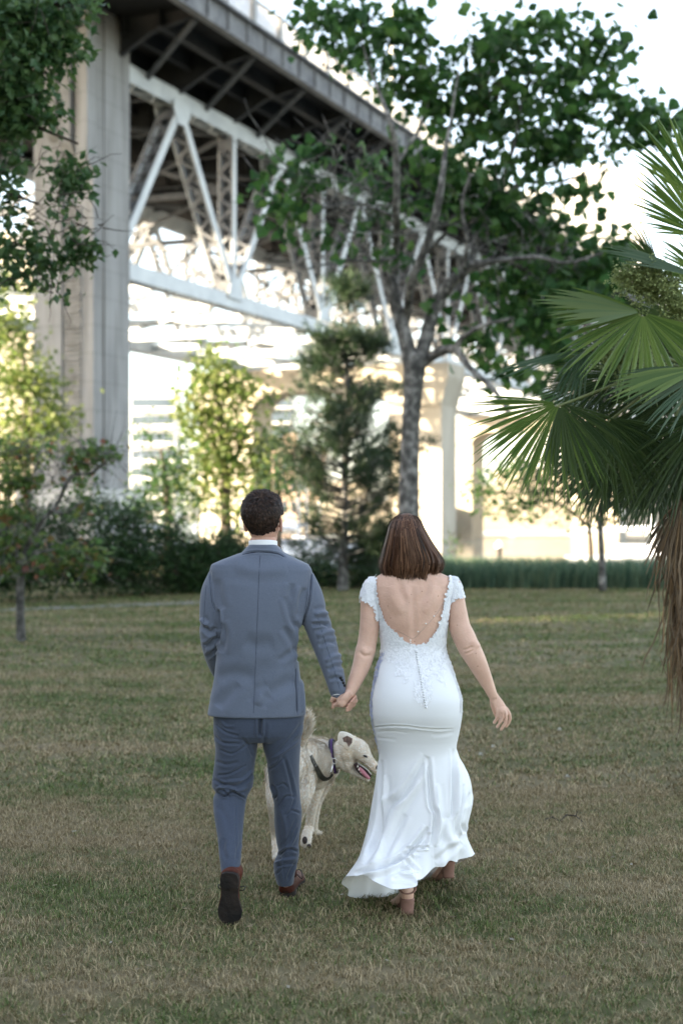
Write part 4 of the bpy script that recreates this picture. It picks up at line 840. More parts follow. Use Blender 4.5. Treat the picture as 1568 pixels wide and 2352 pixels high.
# ---------------- the woman ----------------
YW = 6.3
wom = empty('person', P(950, gy(6.3), 6.3), 'woman seen from behind in a white open backed wedding dress with auburn bob hair', 'person')
m = MB()
qw, Aw = head(m, P(934, 1248, YW+.01), R(-4), .97)
m.rings(rows([(1262,912,962,YW+.0,.052), (1290,909,966,YW-.0,.052), (1306,896,984,YW-.005,.062), (1316,878,1012,YW-.008,.075), (1326,862,1034,YW-.005,.082), (1345,855,1042,YW-.005,.095), (1372,858,1036,YW-.008,.104), (1400,866,1031,YW-.008,.106), (1430,872.5,1026,YW-.006,.104), (1460,875,1022,YW-.0,.098), (1490,877.5,1020.5,YW+.003,.093), (1510,873,1028,YW,.10), (1530,866,1036,YW-.008,.112), (1565,860,1046,YW-.03,.13), (1600,855,1055,YW-.035,.14), (1640,854,1055,YW-.03,.14), (1680,862,1050,YW-.01,.12), (1710,880,1035,YW,.10)], 8, 80, 2.25))
AL = [(855,1345,YW-.01,19), (850,1375,YW-.01,22), (850,1405,YW-.012,23), (848,1440,YW-.015,22.5), (843,1475,YW-.02,22), (838,1498,YW-.025,23), (829,1530,YW-.035,20.5), (817,1560,YW-.05,17), (806,1584,YW-.065,14), (800,1596,YW-.07,13.5)]
AR = [(1040,1345,YW-.01,19), (1045,1375,YW-.012,21), (1049,1405,YW-.015,23), (1055,1440,YW-.02,25), (1066,1465,YW-.025,26), (1078,1490,YW-.03,25.5), (1092,1515,YW-.025,23), (1108,1548,YW-.015,18.5), (1121,1575,YW-.005,14), (1131,1597,YW,11)]
limb(m, AL, n=26, asp=.95); limb(m, AR, n=26, asp=.95)
# free right hand, gently curled
limb(m, [(1131,1596,YW,11), (1139,1610,YW+.003,12.5), (1147,1623,YW+.005,13.5), (1152,1632,YW+.005,12.5)], asp=.5, n=18)
for pts in ([(1140,1624,0,4.6), (1142,1637,-.002,4.3), (1141,1649,.004,4.1), (1134,1660,.018,3.8)], [(1148,1627,-.003,4.6), (1152,1641,-.008,4.3), (1150,1655,-.002,4.1), (1141,1670,.010,3.8)], [(1156,1628,-.002,4.5), (1161,1643,-.007,4.2), (1160,1659,-.002,4.1), (1150,1676,.010,3.7)], [(1162,1627,.006,4.2), (1169,1640,.004,3.9), (1170,1654,.008,3.8), (1162,1669,.016,3.4)]):
    limb(m, [(p[0], p[1], YW+p[2], p[3]) for p in pts], n=12)
limb(m, [(1130,1606,YW+.012,7), (1132,1622,YW+.035,6), (1137,1638,YW+.045,5), (1141,1648,YW+.045,4.2)], n=12)
# left hand over his
hy = hand_y-.022
limb(m, [(800,1594,YW-.075,13.5), (796,1602,hy,14.5), (789,1609,hy-.002,15), (784,1613,hy-.002,13)], asp=.55, n=18)
limb(m, [(785,1598,hy,6.5), (775,1599,hy+.004,6), (765,1603,hy+.01,5.6), (761,1610,hy+.016,4.6)], n=12)
for i, pts in enumerate(([(778,1612,0,5), (772,1618,.004,4.8), (767,1622,.02,4.3)], [(783,1616,0,4.8), (778,1621,.008,4.4), (774,1618,.03,4)], [(789,1617,0,4.8), (786,1622,.008,4.4), (782,1618,.03,4)], [(795,1615,.002,4.6), (793,1621,.01,4.2), (789,1617,.03,3.8)])):
    limb(m, [(p[0], p[1], hy+p[2], p[3]) for p in pts], n=12)
# legs and feet inside the skirt
limb(m, [(905,1690,YW,40), (915,1820,YW+.06,27), (925,1930,YW,21), (934,2015,YW-.08,13.5), (935,2050,6.20,15), (934,2058,6.21,15.5)], n=20)
limb(m, [(932,2052,6.22,13.5), (920,2066,6.30,12.5), (906,2076,6.38,12), (896,2078,6.42,10)], n=16)
limb(m, [(1000,1690,YW+.02,40), (1005,1800,YW+.2,27), (1015,1900,YW+.33,20), (1024,1970,6.66,13), (1025,1984,6.68,12.5)], n=20)
limb(m, [(1024,1986,6.68,12), (1012,2004,6.72,12), (1000,2014,6.78,10)], n=14)
wb = m.build('body', M_skin_w, wom); bake(wb, .0030, 5); eyes(qw, Aw, .97, wom)
sculpt(wb, [([(946,1345),(948,1390),(952,1480)], 6, -.0032), ([(898,1345),(905,1380),(925,1410)], 11, .004), ([(1000,1345),(994,1380),(975,1410)], 11, .004), ([(915,1330),(920,1360),(935,1385)], 7, -.003), ([(983,1330),(978,1360),(962,1385)], 7, -.003),
 ([(826,1499),(838,1507),(850,1503)], 3, -.0028), ([(1062,1494),(1074,1490),(1086,1485)], 2.6, -.0035), ([(1068,1502),(1078,1498),(1086,1492)], 2.4, -.0022), ([(832,1488),(842,1498),(856,1490)], 6, .004), ([(1082,1470),(1092,1480),(1100,1486)], 7, .004),
 ([(1150,1634),(1150,1652),(1140,1664)], 1.4, -.003), ([(1158,1634),(1157,1655),(1146,1668)], 1.4, -.003)])

# dress: lace bodice shaped on the body, then a fitted skirt flaring to a trailing hem
M_satin = cloth('white_crepe', (.74, .75, .765), (.78, .79, .80), weave=500, bump=.03, rough=.55, big=20, sheen=.1)
M_lace = mat('white_lace', (.80, .81, .84), (.86, .87, .89), scale=60, rough=.7, bump=.3, bscale=160); M_tulle = mat('pale_blue_lining_lace', (.50, .56, .80), (.66, .70, .88), scale=90, rough=.8, bump=.8, bscale=200)
VIN = [(862,1310),(864,1330),(867,1362),(873,1390),(884,1421),(895,1440),(912,1457),(929,1471),(955.6,1488),(976.6,1477),(990.6,1463),(1004.6,1440),(1013,1412),(1020,1379),(1026,1350),(1029,1328),(1030,1310)]
VOUT_L = [(862,1310),(846,1330),(833,1352),(825,1371),(832,1374),(833,1381),(846,1384),(857,1394),(860,1410),(866,1425),(871,1432),(873,1460),(873,1500)]
VOUT_R = [(1028,1310),(1046,1327),(1056,1345),(1064,1371),(1048,1377),(1037,1388),(1030,1395),(1028,1415),(1025,1430),(1024,1460),(1024,1500)]
bod_poly = VIN+VOUT_R[1:]+list(reversed(VOUT_L[1:]))
bm = bmesh.new(); bm.from_mesh(wb.data)
def wob(x, y): return 1.6*math.sin(x*.9+y*.5)+1.2*math.sin(y*1.1-x*.3)
kill = []
for v in bm.verts:
    x = 784+v.co.x/v.co.y*FPX; y = 1176-(v.co.z-CAMH)/v.co.y*FPX; w_ = wob(x, y)*.8
    if v.co.y < YW+.0: ok = inpoly(x+w_, y+w_*.5, bod_poly)
    else: ok = 1392 < y < 1500 and 868 < x < 1030 or (1332 < y <= 1392 and 845 < x < 1052 and (x < 905 or x > 985)) or (1332 < y <= 1385 and (825 < x < 905 or 985 < x < 1064))
    if y > 1500 or not ok or abs(v.co.y-YW) > .16: kill.append(v)
bmesh.ops.delete(bm, geom=kill, context='VERTS'); bm.normal_update()
for v in bm.verts: v.co += v.normal*.0045
me = bpy.data.meshes.new('bodice'); bm.to_mesh(me); bm.free(); dress = link('dress', me, [M_lace, M_satin], wom, True)
sm_ = dress.modifiers.new('t', 'SOLIDIFY'); sm_.thickness = .003; sm_.offset = 1
# skirt
N = 220
def per(tab, n=N):
    "periodic smooth interpolation in angle of (deg, x, y, Y)"
    tab = sorted([(a % 360, x, y, Y) for a, x, y, Y in tab]); A_ = [t[0] for t in tab]; L = len(tab); out = []
    for k in range(n):
        a = 360*k/n; i = max([j for j in range(L) if A_[j] <= a] or [-1]); j0 = i % L; j1 = (i+1) % L; a0 = A_[j0]-(360 if i < 0 else 0); a1 = A_[j1]+(360 if i+1 >= L else 0); t = (a-a0)/(a1-a0+1e-9)
        b, c, aa, dd = [np.array(tab[q % L][1:]) for q in (i, i+1, i-1, i+2)]; v = .5*((2*b)+(c-aa)*t+(2*aa-5*b+4*c-dd)*t*t+(3*b-aa-3*c+dd)*t**3); out.append(P(v[0], v[1], v[2]))
    return out
SK = [(1478,875,1022,YW+.002,.100), (1490,876,1022,YW+.0,.101), (1510,871,1030,YW-.004,.108), (1530,863,1038,YW-.012,.120), (1565,857,1049,YW-.034,.140), (1600,851,1060,YW-.045,.152), (1635,849,1061,YW-.042,.152), (1660,853,1058,YW-.03,.145), (1672,856,1056,YW-.02,.138), (1700,862,1050,YW-.006,.128), (1715,867,1045,YW+.0,.125), (1735,872,1048,YW+.008,.128), (1755,868,1065,YW+.015,.145), (1785,864,1078,YW+.025,.165), (1820,858,1084,YW+.035,.19), (1858,851,1081,YW+.04,.215), (1895,845,1069,YW+.045,.235)]
RGs = []
tab = [np.array(r, float) for r in SK]
for i in range(len(tab)-1):
    a, b, c, d = tab[max(i-1, 0)], tab[i], tab[i+1], tab[min(i+2, len(tab)-1)]; m_ = max(1, int((c[0]-b[0])/3.4))
    for s in range(m_):
        t = s/m_; v = .5*((2*b)+(c-a)*t+(2*a-5*b+4*c-d)*t*t+(3*b-a-3*c+d)*t**3); RGs.append(ring(v[1], v[2], v[0], v[3], v[4], N, 2.15))
pre0 = ring(857, 1083, 1828, YW+.036, .197, N, 2.15)
last = ring(845, 1069, 1895, YW+.045, .235, N, 2.15); RGs.append(last)
pre = per([(0,1072,1928,6.36), (-20,1066,1934,6.24), (-40,1038,1938,6.16), (-60,1004,1946,6.11), (-90,950,1966,6.08), (-115,908,1984,6.05), (-140,868,1976,6.06), (-155,846,1966,6.09), (-170,832,1960,6.15), (180,826,1962,6.25), (165,826,1974,6.33), (150,834,1988,6.4), (120,890,1992,6.5), (90,950,1975,6.6), (60,1000,1950,6.65), (30,1052,1932,6.55), (15,1068,1928,6.46)])
hem = per([(0,1087,1962,6.36), (-10,1080,1966,6.30), (-22,1064,1974,6.24), (-34,1046,1980,6.18), (-44,1030,1976,6.15), (-54,1018,1990,6.12), (-64,1000,1994,6.10), (-74,982,2006,6.07), (-84,966,2019,6.04), (-92,958,2022,6.0), (-98,957,2034,5.98), (-106,940,2041,5.96), (-118,908,2041,5.96), (-132,878,2034,5.97), (-143,852,2021,5.99), (-154,826,2012,6.05), (-166,800,2012,6.13), (-175,786,2020,6.2), (177,782,2030,6.27), (168,795,2042,6.34), (158,806,2058,6.40), (146,830,2063,6.43), (134,850,2061,6.45), (120,895,2058,6.46), (100,930,2044,6.6), (80,970,2022,6.75), (60,1010,2000,6.82), (40,1046,1984,6.78), (20,1074,1972,6.6), (8,1084,1964,6.45)])
for s in range(1, 41):
    s_ = s/40; row_ = []
    for k in range(N):
        a, b, c = last[k], pre[k], hem[k]
        if s_ < .5: t = s_*2; p0, p1, p2, p3 = pre0[k], a, b, c
        else: t = s_*2-1; p0, p1, p2, p3 = a, b, c, c+(c-b)*.5
        row_.append(.5*((2*p1)+(p2-p0)*t+(2*p0-5*p1+4*p2-p3)*t*t+(3*p1-p0-3*p2+p3)*t**3))
    RGs.append(row_)
for it in range(60):
    i0 = len(RGs)-40
    for i in range(i0-14, i0+14):
        RGs[i] = [(RGs[i-1][k]+RGs[i+1][k]+RGs[i][k]*2)/4 for k in range(N)]
for it in range(22):
    for i in range(62, 100):
        RGs[i] = [(RGs[i-1][k]+RGs[i+1][k]+RGs[i][k]*2)/4 for k in range(N)]
# hanging flutes that grow towards the hem
nR = len(RGs)
for i, r in enumerate(RGs):
    y = 1478+(nR and i)*(570/nR); f = max(0, (i/nR-.42)/.58)**1.5
    c = sum(r, Vector())/N
    for k in range(N):
        th = 2*math.pi*k/N; d = (r[k]-c); d.z = 0
        if d.length > 1e-6: d.normalize()
        r[k] = r[k]+d*f*(.010*math.sin(9*th+1.2+i*.006)+.006*math.sin(17*th-.7))*(1 if math.sin(th) > -.9 else .7)
m = MB(); m.rings(RGs, cap=False); sk = m.build('skirt_mesh', M_satin, None, True); me = sk.data; me.flip_normals() if sum(p.normal.y for p in me.polygons if p.center.y < YW-.05) > 0 else None
bpy.data.objects.remove(sk); skirt = link('skirt', me, M_satin, dress, True)
md = skirt.modifiers.new('s', 'SUBSURF'); md.levels = 1; md.render_levels = 1; dg = bpy.context.evaluated_depsgraph_get(); me2 = bpy.data.meshes.new_from_object(skirt.evaluated_get(dg)); skirt.modifiers.clear(); skirt.data = me2
me2.polygons.foreach_set('use_smooth', [True]*len(me2.polygons))
sculpt(skirt, [
 ([(856,1671),(890,1668),(925,1668),(968,1673),(1010,1676),(1040,1674)], 1.8, -.004), ([(862,1682),(900,1679),(935,1684)], 2, -.0012), ([(864,1694),(885,1696),(910,1700)], 3, -.001), ([(990,1688),(1015,1687),(1042,1681)], 4, -.0012),
 ([(980,1736),(955,1780),(925,1825),(890,1850),(878,1890),(862,1945),(835,1985)], 7, -.012), ([(960,1790),(920,1850),(900,1880),(885,1930),(850,1985)], 9, .010), ([(930,1870),(905,1920),(880,1960)], 7, -.008),
 ([(983,1738),(985,1790),(990,1847),(1000,1870),(996,1914),(990,1945)], 4.5, -.012), ([(1003,1800),(1006,1850),(1008,1900),(1000,1945)], 6, .007),
 ([(876,1745),(875,1800),(874,1850),(866,1910),(840,1965)], 4, -.008), ([(884,1780),(882,1850),(872,1910)], 5, .005),
 ([(1041,1720),(1042,1780),(1041,1850),(1036,1880)], 4, -.010), ([(1052,1760),(1054,1820),(1046,1870)], 6, .007), ([(1078,1820),(1068,1865),(1061,1892),(1067,1915)], 4, -.010), ([(1066,1800),(1060,1850),(1050,1885),(1052,1930)], 4, -.007), ([(1020,1880),(1030,1920),(1060,1950)], 10, .006),
 ([(983,1900),(966,1925),(940,1955),(905,1978),(868,1990),(815,2010)], 5, -.016), ([(960,1960),(920,1985),(890,2000),(860,2008),(815,2014)], 5, .010), ([(985,1912),(976,1930),(966,1950)], 5, -.010), ([(932,1950),(955,1948),(985,1946)], 3, -.008), ([(925,1975),(940,1985),(960,2005)], 4, -.009), ([(916,1995),(935,1996),(955,2004)], 3, -.007), ([(914,2005),(932,2010),(952,2012)], 3, .007), ([(918,1966),(936,1964),(952,1968)], 3, .007), ([(900,2018),(925,2020),(955,2024)], 4, -.007), ([(1000,1980),(1030,1955),(1060,1935)], 7, -.006)], gain=1.5)
sm_ = skirt.modifiers.new('t', 'SOLIDIFY'); sm_.thickness = .0025; sm_.offset = -1
# lace petals on the bodice, straps and lower back
def petals(name, target, areas, n, size, seed, m_, lift=.0015, flat=.35):
    g = random.Random(seed); bm = bmesh.new(); bm.from_mesh(target.data); t = BVHTree.FromBMesh(bm); bm.free(); C0 = Vector((0, 0, CAMH)); V = []; F = []; tries = 0; k_ = 0
    T = [(0,0,0), (.35,.25,.16), (.42,.55,.2), (0,1,.08), (-.42,.55,.2), (-.35,.25,.16), (0,.5,.02)]
    xs = [p[0] for a in areas for p in a]; ys = [p[1] for a in areas for p in a]
    while k_ < n and tries < n*30:
        tries += 1; x, y = g.uniform(min(xs), max(xs)), g.uniform(min(ys), max(ys))
        if not any(inpoly(x, y, a) for a in areas): continue
        h = t.ray_cast(C0, (P(x, y, 5)-C0).normalized())
        if h[0] is None or h[0].y > 6.6: continue
        nr = h[1] if h[1].y < 0 else -h[1]; a_ = g.uniform(0, 2*math.pi); u_ = nr.cross(UP).normalized(); v_ = nr.cross(u_); dx = u_*math.cos(a_)+v_*math.sin(a_); dy = nr.cross(dx); s = size*g.uniform(.6, 1.3); b = len(V)
        for q in T: V.append(h[0]+nr*(lift+q[2]*s*flat)+dx*(q[0]*s)+dy*(q[1]*s))
        F += [(b, b+1, b+6), (b+1, b+2, b+6), (b+2, b+3, b+6), (b+3, b+4, b+6), (b+4, b+5, b+6), (b+5, b, b+6)]; k_ += 1
    return link(name, mesh_from(V, F), m_, dress, True)
yoke = [(880,1488),(1020,1488),(1030,1515),(1020,1530),(1018,1560),(1026,1576),(1008,1562),(1000,1540),(985,1560),(992,1600),(978,1625),(960,1615),(950,1590),(958,1540),(946,1530),(936,1560),(922,1574),(928,1550),(908,1550),(905,1525),(885,1510)]
petals('lace_applique', dress, [bod_poly], 1900, .014, 1, M_lace, .003, .6)
petals('lace_applique', skirt, [yoke, [(878,1480),(1022,1480),(1030,1512),(1000,1520),(900,1520),(872,1512)]], 1000, .014, 2, M_lace, .001, .6)
petals('lace_trim', skirt, [[(880,1485),(888,1488),(872,1530),(862,1570),(855,1600),(856,1660),(868,1720),(872,1735),(862,1720),(850,1670),(846,1600),(852,1560),(862,1525)]], 520, .010, 3, M_tulle, .001, .8)
petals('lace_trim', skirt, [[(1016,1490),(1022,1490),(1040,1530),(1052,1560),(1061,1600),(1062,1640),(1057,1640),(1056,1600),(1044,1560),(1030,1530)]], 220, .009, 4, M_lace, .001, .8)
# buttons and zip
q = project(skirt, [(956.5,1492),(962,1525),(970,1570),(977,1618)], .001); m = MB(); m.tube([a[0] for a in q], .0011, 5); m.build('zip', M_seam, dress)
for i in range(23):
    s = i/22; q = project(skirt, [(955+s*22.5, 1497+s*127)], .003, 0)
    if q: m = MB(); oball(m, q[0][0], (Vector((1,0,0)), Vector((0,1,0)), UP), (.0060, .0055, .0060), 10, 6); m.build('button', M_satin, dress, True)
# back necklace
M_silver = mat('silver', (.8, .8, .8), rough=.2, metal=.9); M_pearl = mat('pearl', (.85, .83, .8), rough=.15)
q = project(wb, [(1020,1378),(1005,1405),(985,1430),(966,1450),(950,1466),(938,1462),(925,1455),(905,1445)], .002); m = MB(); m.tube([a[0] for a in q], .0007, 5); nk = m.build('necklace', M_silver, wom)
for x, y in ((995.5,1415), (977,1432), (960,1450), (942,1470), (942,1475), (943,1480)):
    q = project(wb, [(x, y)], .003, 0); m = MB(); oball(m, q[0][0], (Vector((1,0,0)), Vector((0,1,0)), UP), (.0038, .003, .0034), 8, 6); m.build('pearl', M_pearl, nk, True)
# heels
M_nude = mat('nude_suede', (.22, .12, .09), (.27, .15, .115), scale=20, rough=.7)
def sandal(hx, hy_, Yh, zb, zt, foot, parent, k=1.0):
    m = MB(); a = P(hx, hy_, Yh); w_ = 15.5*Yh/FPX*k
    m.rings([[Vector((a.x+w_*f*math.cos(t), Yh+w_*.8*f*math.sin(t)+(.0 if z < zt else -.0), z)) for t in [2*math.pi*j/20 for j in range(20)]] for z, f in ((zb, .98), (zb+.01, .95), (zt-.005, 1.06), (zt, 1.1), (zt+.006, 1.08))]); s = m.build('sandal', M_nude, parent, True)
    m = MB(); pts = [P(*f) for f in foot]; m.tube([p-UP*.014 for p in pts], [(.030, .007)]*len(pts), 14); m.build('insole', M_nude, s, True)
    c = pts[0]; m = MB(); m.tube([c+Vector((.036*math.cos(t), .008+.045*math.sin(t), .022+.014*math.sin(t))) for t in [2*math.pi*j/24 for j in range(25)]], [(.0055, .002)]*25, 6, False); m.build('strap', M_nude, s, True)
sandal(934.5, 2085, 6.19, .0, .062, [(935,2052,6.20), (932,2066,6.24), (920,2078,6.31), (906,2086,6.38), (894,2088,6.43)], wom)
sandal(1029, 2004, 6.64, .045, .115, [(1026,1988,6.67), (1014,2006,6.71), (1002,2018,6.78)], wom, .9)
# hair: smooth volume, then long strands from crown to hem
HT_ = [(1178,930,938,YW+.012,.01), (1181,920,946,YW+.012,.035), (1186,908,958,YW+.01,.055), (1196,897,966,YW+.006,.082), (1211,891,972,YW+.0,.10), (1230,886,982,YW-.004,.108), (1250,881,993,YW-.006,.108), (1272,876,1007,YW-.008,.104), (1290,872,1014,YW-.010,.098), (1305,872,1012,YW-.012,.090), (1318,878,1004,YW-.012,.080)]
def hair_row(y):
    for a, b in zip(HT_, HT_[1:]):
        if y <= b[0]: t = max(0, (y-a[0])/(b[0]-a[0])); return [a[i]*(1-t)+b[i]*t for i in range(5)]
    return list(HT_[-1])
def hpt(y, th, k):
    r = hair_row(y); a, b = P(r[1], y, r[3]), P(r[2], y, r[3]); c = (a+b)/2; hw = (b.x-a.x)/2*k; hd_ = r[4]*k
    return Vector((c.x+hw*math.cos(th), c.y+hd_*math.sin(th), c.z))
m = MB(); RG = []
for i in range(34):
    y = 1179+i*115/33; RG.append([hpt(y, 2*math.pi*k/72, .93+.01*math.sin(k*3.1)) if not (y > 1215 and math.sin(2*math.pi*k/72) > .72) else hpt(y, 2*math.pi*k/72, .55) for k in range(72)])
m.rings(RG); hw_ = m.build('hair', M_hair_w, wom, True)
g = random.Random(8); paths = []
for i in range(9000):
    th = g.uniform(-math.pi*1.22, math.pi*.22); fly = i%60 == 0; y1 = 1311+8*math.sin(-th*.7)+g.gauss(0, 6)+7*noise.noise(Vector((th*3, 0, 0)))*2+9*noise.noise(Vector((th*9, 3, 0)))*1.6; y0 = g.uniform(1182, 1215) if g.random() < .75 else g.uniform(1200, 1280); k = 1+g.gauss(0, .013)-.02+.018*math.sin(th*9+.4)+.01*math.sin(th*23); pts = []; nr = []
    dr = g.gauss(0, .05); curl = g.gauss(.01, .03)+(.12*g.random() if g.random() < .05 else 0)+.07*max(0, math.cos(th))+.10*noise.noise(Vector((th*5, 9, 1)))
    for j in range(12):
        s = j/11; y = y0+(y1-y0)*s; tt = th+dr*s*s+.03*math.sin(s*5+i)*s+.10*s*s*noise.noise(Vector((th*6, s*3, 5)))
        p = hpt(min(y, 1318), tt, k+curl*s*s+(.10*s*math.sin(i)**2+.02*math.sin(s*4+i) if fly else 0)-.05*max(0, s-.85)/.15*g.random()); p.z -= max(0, y-1318)*YW/FPX; pts.append(p); nr.append(Vector((math.cos(tt), math.sin(tt), 0)))
    paths.append((pts, nr))
m = MB(); ribbons(m, paths[::4], .0050); ribbons(m, paths[1::4]+paths[2::4]+paths[3::4], .0016); m.build('hair_strands', M_hair_w, hw_)
# ---------------- the dog ----------------
dog = empty('dog', P(690, gy(7.3), 7.3), 'cream white dog with panting mouth and dark collar, walking between the man and the woman', 'dog')
M_fur = mat('cream_fur', (.72, .67, .58), (.74, .56, .37), scale=5.5, rough=.85, lo=.46, hi=.72, bump=.4, bscale=60, detail=5, stretch=(1, 1.4, .7))
M_furw = leafmat('fur_hairs', [(.72, .68, .60), (.60, .53, .42), (.86, .83, .78), (.62, .47, .31), (.80, .77, .70)], trans=.1, rough=.8)
M_nose = mat('dark_nose', (.02, .016, .016), rough=.35); M_mouth = mat('dark_mouth', (.03, .012, .014), rough=.4); M_tongue = mat('tongue', (.50, .20, .24), rough=.35); M_tooth = mat('tooth', (.75, .72, .62), rough=.3)
m = MB()
def dl(pts, asp=1.0, n=20): limb(m, pts, n, asp)
# trunk: rump, loin, deep chest, shoulders
dl([(664,1760,7.06,44), (680,1748,7.16,48), (700,1744,7.3,48), (722,1752,7.45,50), (738,1756,7.58,46)], n=28)
oball(m, P(728,1768,7.5), (Vector((1,0,0)), Vector((0,1,0)), UP), (.085, .14, .10)); oball(m, P(742,1772,7.52), (Vector((1,0,0)), Vector((0,1,0)), UP), (.05, .1, .075))
# neck and head turned to the right, nose low
dl([(728,1732,7.52,38), (746,1735,7.5,36), (762,1737,7.47,32), (780,1736,7.44,29), (796,1733,7.42,28)])
dl([(788,1728,7.43,30), (802,1724,7.41,31), (815,1722,7.40,28.5), (826,1725,7.385,24), (836,1735,7.37,18), (845,1745,7.36,13), (852,1753,7.35,11.5), (859,1761,7.345,11), (865,1767,7.34,10)])
oball(m, P(832,1718,7.375), (Vector((1,0,0)), Vector((0,1,0)), UP), (.034, .03, .030))
oball(m, P(800,1752,7.41), (Vector((1,0,0)), Vector((0,1,0)), UP), (.046, .05, .052))
dl([(806,1762,7.41,13), (816,1773,7.40,9), (828,1782,7.39,6), (840,1789,7.38,4.6), (846,1791,7.38,3.8)], asp=1.3)   # lower jaw
# hind legs: thigh, hock, shank, paw
dl([(688,1764,7.12,30), (697,1800,7.08,27), (693,1835,7.05,21), (686,1868,7.12,14), (678,1900,7.22,9.5), (674,1932,7.2,8.5), (673,1955,7.17,9), (676,1966,7.22,10)])
dl([(636,1770,7.02,26), (630,1810,6.98,20), (630,1845,6.96,17), (632,1880,7.02,12.5), (633,1915,7.1,10), (634,1945,7.08,9), (635,1968,7.06,9.5), (639,1976,7.12,10)])
# front legs
dl([(726,1785,7.52,30), (724,1815,7.5,19), (719,1845,7.5,12.5), (714,1875,7.52,10.5), (710,1900,7.54,10.5), (704,1921,7.46,11.5), (702,1938,7.42,12)])
dl([(742,1785,7.6,26), (735,1815,7.64,17), (727,1850,7.66,10.5), (722,1885,7.68,9), (721,1906,7.69,9), (728,1914,7.72,8.5), (735,1915,7.76,7)])
for dx in (-6, 0, 6): dl([(702+dx,1938,7.42,5.2), (704+dx*1.1,1946,7.46,4.6)])
# tail
dl([(692,1720,7.12,14), (694,1700,7.10,12.5), (699,1680,7.06,11.5), (703,1662,7.03,11), (705,1648,7.0,7)])
db = m.build('body', M_fur, dog); bake(db, .0048, 5)
sculpt(db, [([(778,1715),(784,1740),(792,1765),(800,1776)], 4, -.004), ([(712,1770),(716,1800),(712,1830)], 4, -.008), ([(840,1752),(852,1760),(860,1768)], 2, -.003), ([(700,1705),(712,1725),(720,1760)], 7, -.006)])
# ears folded forward
def ear(pts, th, label):
    m = MB(); n = len(pts); V = [P(x, y, Y) for x, y, Y in pts]+[P(x, y, Y+th) for x, y, Y in pts]
    c0 = sum(V[:n], Vector())/n+Vector((0, -.012, 0)); c1 = sum(V[n:], Vector())/n+Vector((0, -.004, 0)); V += [c0, c1]
    F = [(i, (i+1) % n, 2*n) for i in range(n)]+[(n+(i+1) % n, n+i, 2*n+1) for i in range(n)]+[(i, i+n, (i+1) % n+n, (i+1) % n) for i in range(n)]
    m.add(V, F); o = m.build('ear', M_fur, dog, True); bake(o, None, 0, 1); return o
e1 = ear([(776,1714,7.36), (774,1694,7.35), (777,1678,7.345), (790,1679,7.335), (806,1684,7.33), (818,1694,7.32), (814,1708,7.31), (802,1728,7.30), (792,1722,7.31), (783,1708,7.34)], .014, '')
m = MB(); V = [P(x, y, Y) for x, y, Y in ((786,1695,7.300), (797,1690,7.295), (809,1696,7.29), (808,1706,7.285), (800,1716,7.28), (796,1706,7.285), (789,1704,7.295))]; c = sum(V, Vector())/7; m.add(V+[c], [(i, (i+1) % 7, 7) for i in range(7)]); m.build('inner_ear', mat('dark_inner_ear', (.06, .04, .035), (.2, .13, .1), scale=60), e1, True)
ear([(806,1700,7.46), (808,1690,7.47), (815,1688,7.47), (821,1695,7.46), (824,1704,7.45), (814,1706,7.45)], .012, '')
# nose, eye, open mouth
m = MB(); oball(m, P(868,1763,7.33), (Vector((1,0,0)), Vector((0,1,0)), UP), (.016, .018, .014)); m.build('nose', M_nose, dog, True)
m = MB(); oball(m, P(839,1737,7.325), (Vector((.9,0,-.4)), Vector((0,1,0)), Vector((.4,0,.9))), (.013, .012, .0055)); m.build('eye', M_nose, dog, True)
m = MB(); V = [P(x, y, 7.345) for x, y in ((812,1757), (820,1754), (832,1761), (844,1770), (853,1781), (850,1790), (838,1787), (827,1779), (817,1769))]; V2 = [v+Vector((0, .05, 0)) for v in V]; n = 9; m.add(V+V2, [tuple(range(n)), tuple(range(2*n-1, n-1, -1))]+[(i, i+n, (i+1) % n+n, (i+1) % n) for i in range(n)]); mo = m.build('mouth', M_mouth, dog)
m = MB(); m.tube([P(824,1764,7.342), P(832,1772,7.338), P(841,1782,7.335), P(848,1789,7.334)], [(.005, .009), (.010, .011), (.011, .010), (.007, .007)], 10); m.build('tongue', M_tongue, mo, True)
for x, y in ((821,1760), (824,1767), (828,1773), (845,1788)): m = MB(); m.tube([P(x, y+2, 7.336), P(x+1, y-4, 7.336)], [.0042, .0008], 6); m.build('tooth', M_tooth, mo)
# dark paw pads, rust patches
m = MB(); oball(m, P(700,1930,7.385), (Vector((1,0,0)), Vector((0,1,0)), UP), (.014, .012, .02)); oball(m, P(709,1943,7.40), (Vector((1,0,0)), Vector((0,1,0)), UP), (.012, .012, .011)); m.build('paw_pad', mat('paw_pad', (.04, .03, .028), rough=.7), dog, True)
# short fur
g = np.random.default_rng(5); me = db.data; co = get_co(me); no = get_no(me); idx = g.choice(len(co), 34000); c_ = co[idx]; n_ = no[idx]
ax_ = np.tile(np.array([-.35, -.85, -.45]), (len(idx), 1)); xx, yy = px(c_)
hd_ = (xx > 770); ax_[hd_] = (-.95, -.1, .15); tl = (yy < 1700) & (xx < 712); ax_[tl] = (.25, 0, 1); lg = (yy > 1800); ax_[lg] = (0, -.2, -1)
d = ax_+g.normal(size=ax_.shape)*.25; d -= n_*np.sum(d*n_, 1)[:, None]; d /= np.linalg.norm(d, axis=1)[:, None]; L = g.uniform(.014, .030, len(idx)); L[hd_] *= .5; L[lg] *= .55; L[tl] *= 2.1
s_ = np.cross(d, n_)*np.where(g.random(len(idx)) < .3, .0034, .0014)[:, None]; p1 = c_+d*L[:, None]*.5+n_*L[:, None]*.16; p2 = c_+d*L[:, None]+n_*L[:, None]*.22
V = np.stack([c_-s_, c_+s_, p1+s_, p1-s_, p2], 1).reshape(-1, 3); F = []
